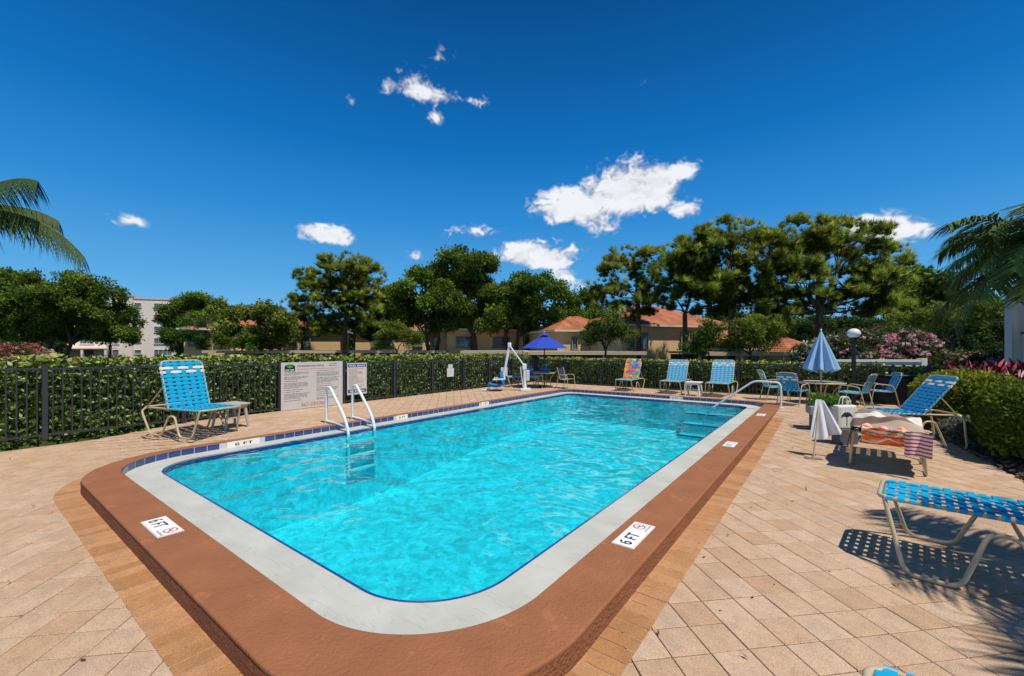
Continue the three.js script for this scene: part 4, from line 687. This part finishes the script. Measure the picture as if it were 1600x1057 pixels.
tree('oak_tree', 'dark oak on the far side of the apartment block', 52, -1, 285, [[285, 486, 26, 16], [320, 488, 40, 20, 1], [360, 498, 40, 18], [266, 500, 14, 14], [300, 508, 36, 18, -1]], OAKC, { seed: 4, tr: .3, multi: 2 });
tree('cedar_tree', 'dark conical tree in front of the row of oaks', 44, -1, 292, [[290, 520, 30, 14], [285, 535, 36, 14], [298, 506, 18, 10]], DARKC, { geo: 'fine', seed: 5, tr: .15 });
tree('moss_tree', 'grey mossy tree between the dark oaks', 45, -1, 345, [[340, 520, 28, 22], [358, 534, 22, 14], [325, 536, 20, 12]], GREYC, { geo: 'fine', seed: 6, tr: .2, bark: barkPale, density: .8 });
tree('oak_tree', 'rounded olive-green oak beside the pines', 40, -1, 415, [[385, 510, 36, 24], [425, 505, 38, 24, 1], [405, 525, 44, 18, -1], [440, 520, 24, 16]], OLIVE, { seed: 7, tr: .32, multi: 2, forkPy: 535 });
tree('pine_tree', 'slim pine with bare lower limbs beside the tall pine', 43, -1, 475, [[478, 436, 20, 13], [490, 458, 26, 15], [462, 472, 18, 12], [480, 492, 26, 14], [460, 508, 22, 12], [492, 512, 24, 14]], PINEC, { geo: 'pine', seed: 8, bark: barkPine, tr: .17, density: .9 });
tree('pine_tree', 'tall rounded pine in front of the orange-roofed houses', 40, -1, 538, [[540, 415, 34, 18], [572, 430, 26, 22], [510, 432, 26, 18], [545, 452, 44, 22, -1], [515, 480, 30, 18], [570, 478, 34, 22], [540, 505, 42, 18, -1], [505, 512, 24, 12], [585, 505, 24, 16]], PINEC, { geo: 'pine', seed: 9, bark: barkPine, tr: .26, density: 1.05, forkPy: 500 });
tree('pine_tree', 'olive pine mixed with mossy branches beside the tall pine', 42, -1, 590, [[592, 470, 22, 20], [608, 490, 24, 22], [580, 515, 26, 16], [612, 520, 22, 14]], OLIVE, { geo: 'pine', seed: 10, bark: barkPale, tr: .14 });
tree('oak_tree', 'spreading oak with fanned limbs before the orange roofs', 41, -1, 676, [[650, 450, 36, 26], [690, 470, 36, 26], [640, 485, 30, 20], [670, 500, 40, 16, -1], [625, 465, 16, 18]], OAKC, { seed: 11, tr: .34, multi: 2, forkPy: 530 });
tree('oak_tree', 'tallest round-crowned oak near the blue umbrella', 42, -1, 742, [[725, 418, 46, 26], [757, 440, 30, 34], [700, 440, 28, 28], [735, 465, 44, 24, -1], [712, 490, 40, 20], [760, 495, 34, 22], [735, 500, 34, 14, -1]], [...OAKC, [.12, .14, .025]], { seed: 12, tr: .42, forkPy: 525 });
tree('oak_tree', 'wide dark oak behind the pool lift', 43, -1, 800, [[800, 452, 36, 26], [845, 460, 42, 26, 1], [880, 475, 24, 22], [815, 490, 46, 24, -1], [860, 500, 38, 20], [790, 480, 24, 26], [885, 500, 20, 16]], DARKC.concat(OAKC.slice(0, 2)), { seed: 13, tr: .36, multi: 2 });
tree('ornamental_tree', 'loose small-leaved tree in front of the large orange-roofed house', 28, -.8, 945, [[945, 505, 34, 20], [925, 520, 22, 14], [968, 518, 26, 18], [945, 530, 38, 12]], OLIVE.concat(DARKC), { geo: 'fine', seed: 14, tr: .1, density: .5 });
tree('pine_tree', 'leaning pine with a flat crown beside the large orange-roofed house', 33, -.9, 1000, [[990, 402, 42, 15], [960, 420, 24, 12], [1015, 425, 26, 16], [945, 452, 26, 14], [985, 450, 34, 14], [1010, 472, 30, 20], [950, 478, 22, 10], [985, 488, 30, 12]], PINEC, { geo: 'pine', seed: 15, bark: barkPine, tr: .22, density: 1.0, forkPy: 470 });
tree('pine_tree', 'forked dark-trunked pine between the two biggest pine crowns', 31, -.9, 1068, [[1075, 400, 36, 24], [1052, 432, 30, 22], [1090, 440, 36, 26], [1050, 468, 28, 14], [1105, 475, 30, 16]], PINEC, { geo: 'pine', seed: 16, bark: barkPine, tr: .22, forkPy: 490 });
tree('pine_tree', 'tall pine with a wide domed crown in the middle of the pine group', 30, -.9, 1142, [[1140, 368, 52, 22], [1100, 388, 34, 24], [1175, 390, 40, 26], [1130, 415, 54, 26, -1], [1165, 445, 44, 26], [1110, 450, 36, 20], [1190, 470, 30, 22], [1140, 475, 36, 16, -1]], PINEC, { geo: 'pine', seed: 17, bark: barkPine, tr: .28, density: 1.1, forkPy: 480 });
tree('pine_tree', 'widest domed pine behind the folded pale blue umbrella', 27, -.9, 1278, [[1260, 368, 60, 22], [1325, 375, 56, 26], [1215, 395, 34, 26], [1375, 408, 36, 28], [1290, 405, 66, 26, -1], [1240, 440, 50, 26], [1330, 440, 56, 26], [1385, 445, 30, 22], [1290, 470, 50, 18, -1], [1350, 478, 56, 16], [1230, 480, 40, 16]], PINEC, { geo: 'pine', seed: 18, bark: barkPine, tr: .30, density: 1.1, forkPy: 490 });
tree('pine_tree', 'slender pine between the orange roof and the folded umbrella', 34, -.9, 1218, [[1205, 500, 30, 14], [1232, 490, 26, 14], [1190, 515, 22, 10]], PINEC, { geo: 'pine', seed: 19, bark: barkPine, tr: .18, density: .8 });
tree('oak_tree', 'dark broadleaf tree between the widest pine and the palm', 30, -.9, 1478, [[1440, 432, 34, 22], [1480, 440, 40, 26], [1455, 470, 44, 22, -1], [1420, 470, 24, 24], [1510, 475, 36, 26], [1470, 500, 50, 18]], DARKC.concat(OAKC), { seed: 20, tr: .22, multi: 2 });
tree('oak_tree', 'low olive tree arching behind the pink oleanders', 24, -.8, 1485, [[1440, 495, 36, 16], [1490, 510, 44, 18], [1540, 500, 34, 22], [1410, 510, 26, 12]], OLIVE, { seed: 24, tr: .14, geo: 'fine', density: .7 });
tree('ornamental_tree', 'low bushy tree under the tall domed pine', 26, -.8, 1175, [[1165, 512, 28, 18], [1195, 520, 24, 16], [1145, 528, 24, 14], [1178, 536, 34, 12]], OLIVE.concat(OAKC), { geo: 'fine', seed: 31, tr: .09, density: .8 });
tree('ornamental_tree', 'low dark tree at the foot of the leaning pine', 27, -.8, 1098, [[1100, 520, 20, 18], [1112, 538, 24, 12], [1085, 540, 16, 10]], DARKC, { geo: 'fine', seed: 32, tr: .08, density: .8 });
tree('oak_tree', 'mid green oak filling behind the leaning pine and the wide dark oak', 50, -1, 915, [[905, 492, 26, 24], [930, 470, 18, 18], [890, 515, 26, 16]], OAKC, { seed: 33, tr: .22 });
tree('ornamental_tree', 'scrubby small tree between the olive pine and the spreading oak', 36, -1, 618, [[612, 522, 26, 14], [640, 528, 22, 12], [590, 534, 20, 10]], OLIVE, { geo: 'fine', seed: 35, tr: .1, density: .8 });
tree('ornamental_tree', 'leafy small tree in front of the grey mossy tree', 38, -1, 372, [[370, 528, 26, 14], [392, 534, 20, 12], [350, 538, 18, 10]], OAKC, { geo: 'fine', seed: 36, tr: .1, density: .8 });
{   // a far belt of woodland closes the gaps under the crowns
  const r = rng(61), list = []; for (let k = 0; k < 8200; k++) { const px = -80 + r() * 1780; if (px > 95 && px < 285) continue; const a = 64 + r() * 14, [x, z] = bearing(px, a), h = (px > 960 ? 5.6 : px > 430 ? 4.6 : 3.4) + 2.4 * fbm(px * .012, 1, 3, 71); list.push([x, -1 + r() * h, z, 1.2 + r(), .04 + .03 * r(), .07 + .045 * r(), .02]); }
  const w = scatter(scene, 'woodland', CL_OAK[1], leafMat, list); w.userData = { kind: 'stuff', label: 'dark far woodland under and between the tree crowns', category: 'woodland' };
}
// flowering oleanders
function oleander(label, px, ahead, w, h, flower, share, seed, base = -.6) {
  const [x, z] = bearing(px, ahead), t = thing('oleander_bush', label, 'shrub', x, base, z, YAW, 'flowering oleanders beyond the hedge'), r = rng(seed), leaves = [], fl = [], st = [];
  for (let k = 0; k < 420 * w * h / 3; k++) { const a = r() * 6.283, e = Math.acos(2 * r() - 1), R = .45 + .55 * Math.sqrt(r()), p = [Math.sin(e) * Math.cos(a) * R * w, h * .55 + Math.cos(e) * R * h * .48, Math.sin(e) * Math.sin(a) * R * w * .8], g = .6 + .7 * r(); if (r() < share && R > .75) { const c = flower[r() * flower.length | 0]; fl.push([...p, .7 + .7 * r(), c[0], c[1], c[2]]); } else leaves.push([...p, .8 + .7 * r(), .06 * g, .10 * g, .025 * g]); }
  for (let k = 0; k < 16; k++) { const a = r() * 6.283, q = .3 + .6 * r(); st.push(taper([V(Math.cos(a) * .2, 0, Math.sin(a) * .2), V(Math.cos(a) * w * q * .5, h * .45, Math.sin(a) * w * q * .5), V(Math.cos(a) * w * q, h * .8, Math.sin(a) * w * q)], .03, .01, 5)); }
  part(t, 'stems', merge(st), barkPale); scatter(t, 'foliage', CL_LEAFY, leafMat, leaves); scatter(t, 'blossoms', CL_FLOWER, leafMat, fl);
}
const PINK = [[.70, .30, .38], [.75, .42, .48], [.62, .20, .30], [.78, .55, .58]], WHITEF = [[.72, .66, .60], [.74, .58, .56], [.68, .62, .55]], CORAL = [[.72, .16, .20], [.66, .10, .16], [.76, .30, .32]];
oleander('white-flowered oleander behind the lamp post', 1300, 22, 1.9, 2.6, WHITEF, .42, 1);
oleander('pale mixed oleander beside the white-flowered one', 1345, 21, 1.6, 2.9, WHITEF.concat(PINK), .40, 2);
oleander('tall pink oleander with the brightest blossoms', 1415, 20, 1.6, 2.9, PINK, .55, 3);
oleander('pink oleander low beside the tall pink one', 1375, 19, 1.2, 1.9, PINK, .5, 4);
oleander('sparse pink oleander between the bright one and the white building', 1480, 19, 1.3, 1.9, PINK, .4, 5);
oleander('pink oleander against the white building corner', 1535, 18.5, 1.3, 1.9, PINK, .55, 6);
oleander('coral pink oleander under the broad dark oak', 22, 30, 2.0, 2.7, CORAL, .75, 7, -.9);
oleander('faded pink oleander beside the coral one', 62, 31, 1.2, 2.3, [[.74, .48, .46], [.70, .40, .40]], .7, 8, -.9);

// ---------------------------------------------------------------- palms
const palmLeaf = M([.135, .19, .034], .55, { side: THREE.DoubleSide, specularIntensity: .4 }), palmPale = M([.26, .30, .06], .55, { side: THREE.DoubleSide, specularIntensity: .4 }), palmBacklit = M([.06, .095, .024], .6, { side: THREE.DoubleSide, specularIntensity: .3 }), rachisM = M([.20, .20, .08], .6);  // the darkest leaf colour has backlit shade put into it
function frond(parent, o, az, rise, len, droop, seed, leaf = .5, mat = palmLeaf, hang = 0) {
  const r = rng(seed), pts = [], d = V(Math.cos(az), 0, Math.sin(az));
  for (let i = 0; i <= 16; i++) { const s = i / 16, y = rise * s * len - droop * s * s * len; pts.push(o.clone().addScaledVector(d, len * s * (1 - .25 * s * s * droop)).add(V(0, y, 0))); }
  const f = part(parent, 'frond', taper(pts, .02, .005, 6), rachisM), pos = [];
  const n = Math.round(len * (hang ? 20 : 36));
  for (let k = 0; k < n; k++) for (const sd of [-1, 1]) {
    const s = .14 + .86 * k / n, i = Math.min(15, Math.floor(s * 16)), p = pts[i].clone().lerp(pts[i + 1], s * 16 - i), t = pts[i + 1].clone().sub(pts[i]).normalize(), side = t.clone().cross(V(0, 1, 0)).normalize().multiplyScalar(sd), L = leaf * (.55 + .75 * Math.sin(Math.min(1, s * 1.15) * 2.6)) * (.8 + .4 * r()), w = len > 2.5 ? .013 + .007 * r() : .010 + .006 * r();
    const dir = side.clone().multiplyScalar(.75 + .3 * r()).addScaledVector(t, .55).add(V(0, .25 - .5 * r() - hang, 0)).normalize(); let q = p.clone(), prev = null;
    for (let j = 0; j < 4; j++) { const ww = w * [1, 1.1, .75, 0][j], a = q.clone().addScaledVector(t, ww), b = q.clone().addScaledVector(t, -ww); if (prev) for (const v of [prev[0], prev[1], a, prev[1], b, a]) pos.push(v.x, v.y, v.z); prev = [a, b]; dir.add(V(0, (hang ? -.26 : -.15) - .12 * r(), 0)).normalize(); q.addScaledVector(dir, L / 3); }
  }
  const g = new THREE.BufferGeometry(); g.setAttribute('position', new THREE.Float32BufferAttribute(pos, 3)); g.computeVertexNormals(); g.setAttribute('uv', new THREE.Float32BufferAttribute(new Float32Array(pos.length / 3 * 2), 2));
  part(f, 'leaflets', g, mat); return f;
}
function palm(label, x, z, h, n, len, seed, base = 0, opt = {}) {
  const t = thing('palm_tree', label, 'palm tree', x, base, z), r = rng(seed), top = V(0, h, 0);
  part(t, 'trunk', taper([V(.05, 0, 0), V(-.03, h * .4, .04), V(0, h * .8, 0), top], .13, .09, 12), barkPale);
  for (let k = 0; k < n; k++) { const az = (k + r() * .6) / n * 6.283 * 2.618 , low = k / n; frond(t, top.clone(), az, lerp(1.0, -.1, low), len * (.85 + .3 * r()), lerp(.55, .75, r()), seed * 50 + k, opt.leaf || .45, opt.dark ? palmBacklit : r() < .3 ? palmPale : palmLeaf, opt.hang || 0); }
  return t;
}
{ const [x, z] = bearing(1665, 10); palm('palm beside the white building, its fronds arching over the low hedge', x, z, 4.1, 44, 2.55, 3, -.2, { leaf: .6 }); }
palm('palm behind the big dark clipped shrub', 4.0, -8.6, 3.3, 9, 1.5, 5, 0, { leaf: .42 });
palm('palm on the lounge side of the deck throwing frond shadows', 3.05, -4.0, 3.1, 10, 1.75, 4, 0, { leaf: .42 });
{ const [x, z] = bearing(-75, 12.5), t = palm('tall palm with long drooping fronds rising behind the hedge', x, z, 5.85, 10, 1.7, 6, -.3, { leaf: .6, hang: 1.3, dark: true }), az = Math.atan2(RT[1], RT[0]);
  for (const [da, rise, len, droop] of [[.05, .78, 3.1, .52], [-.1, .20, 4.1, .52], [.5, -.05, 3.2, .55], [-.5, .5, 2.6, .5]]) frond(t, V(0, 5.85, 0), az + da, rise, len, droop, 900 + len * 10 | 0, .78, palmBacklit, 1.3); }

// ---------------------------------------------------------------- buildings
const frameW = M([.62, .60, .56], .5);
const paneM = new THREE.MeshPhysicalMaterial({ color: col(.75, .82, .85), roughness: .03, transmission: 1, thickness: 0, ior: 1.5 }), blindM = M([.5, .47, .42], .9);
function windowOn(parent, x, y, z, w, h, fm = frameW, panes = 1) {      // dim curtain, glass in front of it, frame bars round the glass
  const f = part(parent, 'window', box(w - .04, h - .04, .02), blindM, x, y, z + .012), t = .07, bars = [moved(box(w, t, .16), 0, h / 2 - t / 2, .07), moved(box(w, t, .16), 0, -h / 2 + t / 2, .07)];
  for (let k = 0; k <= panes; k++) bars.push(moved(box(t, h - 2 * t, .155), -w / 2 + t / 2 + (w - t) * k / panes, 0, .07));
  part(f, 'frame', merge(bars), fm);
  for (let k = 0; k < panes; k++) part(f, 'pane', box((w - t) / panes - t, h - 2 * t, .006), paneM, -w / 2 + t / 2 + (w - t) * (k + .5) / panes, 0, .09);
  part(f, 'sill', box(w + .12, .06, .2), fm, 0, -h / 2 - .032, .09); return f;
}
{   // five-storey apartment block
  const [x, z] = bearing(205, 98), b = thing('apartment_block', 'five-storey pale beige apartment block behind the dark oaks', 'building', x, -1.4, z, YAW + .40), wall = M([.78, .66, .56], .9);
  part(b, 'wing', box(8.4, 14.2, 12), wall, 4.25, 7.1, -6); part(b, 'tower', box(4.0, 14.6, 12), wall, -1.6, 7.3, -5.4); part(b, 'long_wing', box(30, 13.2, 12), wall, -18.8, 6.6, -4); part(b, 'end_tower', box(4.4, 9.5, 5), wall, -12.5, 4.75, 3.6);
  part(b, 'parapet', box(8.7, .35, 12.3), M([.6, .52, .45], .9), 4.25, 14.3, -6); part(b, 'tower_parapet', box(4.3, .35, 12.3), M([.6, .52, .45], .9), -1.6, 14.75, -5.4);
  for (let k = 0; k < 5; k++) { const y = 1.7 + k * 2.72; windowOn(b, 1.2, y + .15, .0, 1.3, 1.0); windowOn(b, 5.9, y, .0, 3.4, 1.4, frameW, 4); windowOn(b, -2.6, y, .62, 1.2, 1.4); for (let q = 0; q < 4; q++) windowOn(b, -7 - q * 5.5, y, 2.0, 2.4, 1.4, frameW, 2); if (k < 4) windowOn(b, -12.5, y, 6.1, 1.4, 1.2); }
  part(b, 'ground_canopy', box(9, .25, 4), wall, -6.5, 2.7, 3.5); for (const px of [-10.5, -6.5, -2.6]) part(b, 'canopy_post', box(.4, 2.7, .4), wall, px, 1.35, 5.2);
}
const roofTex = tex(512, (u, v) => { const row = Math.abs(((v * 16) % 1) - .5), c = Math.sin(u * 16 * 6.283), k = .72 + .12 * c + .18 * row + (fbm(u * 6, v * 6, 4, 37, 6) - .5) * .4; return [k, k * .98, k * .95]; });
const roofM = M([.66, .23, .10], .85, { map: roofTex, bumpMap: roofTex, bumpScale: .04 }), stucco = M([.84, .57, .29], .92, { map: ledgeTex }), trimM = M([.62, .56, .46], .8);
function hip(w, d, h, over = .5) { const W = w / 2 + over, Dp = d / 2 + over, rl = Math.max(.2, W - Dp), v = [[-W, 0, Dp], [W, 0, Dp], [W, 0, -Dp], [-W, 0, -Dp], [-rl, h, 0], [rl, h, 0]], f = [[0, 1, 5], [0, 5, 4], [1, 2, 5], [2, 3, 4], [2, 4, 5], [3, 0, 4], [0, 2, 1], [0, 3, 2]], pos = [], uv = []; for (const t of f) for (const i of t) { pos.push(...v[i]); uv.push(v[i][0] * .25 + v[i][2] * .0, (v[i][2] + v[i][1]) * .25); } const g = new THREE.BufferGeometry(); g.setAttribute('position', new THREE.Float32BufferAttribute(pos, 3)); g.setAttribute('uv', new THREE.Float32BufferAttribute(uv, 2)); g.computeVertexNormals(); return g; }
function house(label, px, ahead, w, d, eaves, roofH, turn, wins, base = -1.2) {
  const [x, z] = bearing(px, ahead), b = thing('house', label, 'house', x, base, z, YAW + turn + .22, 'orange-roofed houses beyond the hedge');
  part(b, 'wall', box(w, eaves, d), stucco, 0, eaves / 2, 0); const rf = part(b, 'roof', hip(w, d, roofH), roofM, 0, eaves, 0); part(rf, 'fascia', box(w + 1.0, .18, d + 1.0), trimM, 0, -.10, 0);
  for (const [wx, wy, ww, wh, pn = 1] of wins) windowOn(b, wx, wy, d / 2, ww, wh, M([.30, .235, .18], .6), pn);
  return b;
}
house('orange-roofed house half hidden by the tall rounded pine', 432, 50, 15, 9, 4.7, 1.3, .05, [[4.0, 3.4, .9, 1.1], [2.2, 3.4, 1.8, 1.1, 2], [-4, 3.4, 1.6, 1.1, 2], [2.0, 1.1, 1.4, 1.5], [4.0, 1.1, .9, 1.5], [-1, 3.4, 1.6, 1.1, 2], [-6.4, 3.4, 1.4, 1.1]]);
house('orange-roofed house behind the spreading oak', 640, 52, 11, 9, 4.7, 1.7, -.05, [[-2.6, 3.4, 2.4, 1.1, 3], [1.2, 3.4, 1.0, 1.1], [3.6, 3.4, 1.4, 1.1, 2]]);
house('orange-roofed house behind the tallest round-crowned oak', 745, 47, 8, 8, 4.6, 1.7, .1, [[-2.4, 3.3, 1.4, 1.1, 2], [1.6, 3.3, 1.8, 1.1, 2]]);
house('large orange-roofed house with dark windows seen between pine trunks', 1010, 40, 11.5, 9, 4.6, 2.0, .12, [[-4.9, 3.3, .6, 1.3], [-3.6, 3.3, .6, 1.3], [.4, 3.5, .8, 1.0], [1.5, 3.5, 1.4, 1.3], [4.2, 3.5, 2.8, 1.3, 3], [4.4, .9, 2.0, 1.3, 2], [1.2, .9, 1.0, 1.6]]);
house('lower orange-roofed wing joined by the pine trunks', 895, 42, 6.5, 7, 4.3, 1.6, .1, [[-1.6, 3.1, .6, 1.2], [.2, 3.1, .6, 1.2], [1.8, 3.1, .6, 1.2]]);
house('low orange-roofed house behind the forked pine', 1150, 37, 9, 7, 2.7, 1.6, .05, [[-2, 1.5, 1.6, 1.2, 2], [2, 1.5, 1.6, 1.2, 2]]);
house('small orange-roofed house beside the folded pale blue umbrella', 1222, 34, 3.4, 4, 2.4, 1.2, .1, [[-.8, 1.3, .9, 1.3], [.9, 1.3, .9, 1.3]]);
// carports in front of the houses
function carport(label, px, ahead, w, base = -1.2) {
  const [x, z] = bearing(px, ahead), c = thing('carport', label, 'carport', x, base, z, YAW, 'flat-roofed carports in front of the houses');
  part(c, 'roof', box(w, .16, 5.5), M([.50, .42, .34], .85), 0, 2.35, 0); part(c, 'fascia', box(w + .06, .26, .06), M([.58, .44, .29], .85), 0, 2.30, 2.76);
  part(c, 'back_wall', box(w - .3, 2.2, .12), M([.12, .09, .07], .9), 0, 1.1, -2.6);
  const n = Math.max(2, Math.round(w / 3)); for (let k = 0; k <= n; k++) part(c, 'post', box(.14, 2.3, .14), trimM, -w / 2 + .2 + (w - .4) * k / n, 1.15, 2.5);
}
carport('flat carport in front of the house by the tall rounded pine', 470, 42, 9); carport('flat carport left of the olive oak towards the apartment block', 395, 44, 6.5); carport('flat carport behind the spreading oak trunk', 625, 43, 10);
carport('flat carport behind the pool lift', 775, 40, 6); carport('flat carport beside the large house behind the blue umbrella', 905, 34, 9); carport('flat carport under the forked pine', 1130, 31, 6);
{   // white building past the hedge
  const [x, z] = bearing(1576, 14.2), b = thing('white_building', 'tall white building corner with a panelled door past the low hedge', 'building', x, -.3, z, YAW - .88), w = M([.60, .60, .56], .8, { map: ledgeTex });
  part(b, 'wall', box(7, 3.85, 6), w, 3.5, 1.925, -3); part(b, 'corner_trim', box(.16, 3.85, .16), M([.66, .66, .62], .7), .0, 1.925, .03);
  const d = part(b, 'door', box(1.5, 2.35, .06), M([.52, .52, .48], .7), 1.05, 1.55, .02); for (let k = 0; k < 4; k++) part(d, 'panel', box(.29, 2.2, .03), w, -.54 + k * .36, 0, .035); for (const yy of [-.7, .75]) part(d, 'hinge', box(.14, .05, .03), black, -.72, yy, .05);
  const [fx, fz] = bearing(1360, 15.5), f = thing('white_wall', 'low white wall behind the lamp post beyond the hedge', 'wall', fx, -.4, fz, YAW - .05); part(f, 'panel', box(3.6, 1.40, .12), M([.66, .66, .64], .8), 0, .70, 0); part(f, 'cap', box(3.7, .08, .2), M([.7, .7, .68], .8), 0, 1.44, 0); for (const s of [-1, 1]) part(f, 'pier', box(.2, 1.53, .22), M([.68, .68, .66], .8), s * 1.8, .765, 0);
}
renderer.render(scene, camera);
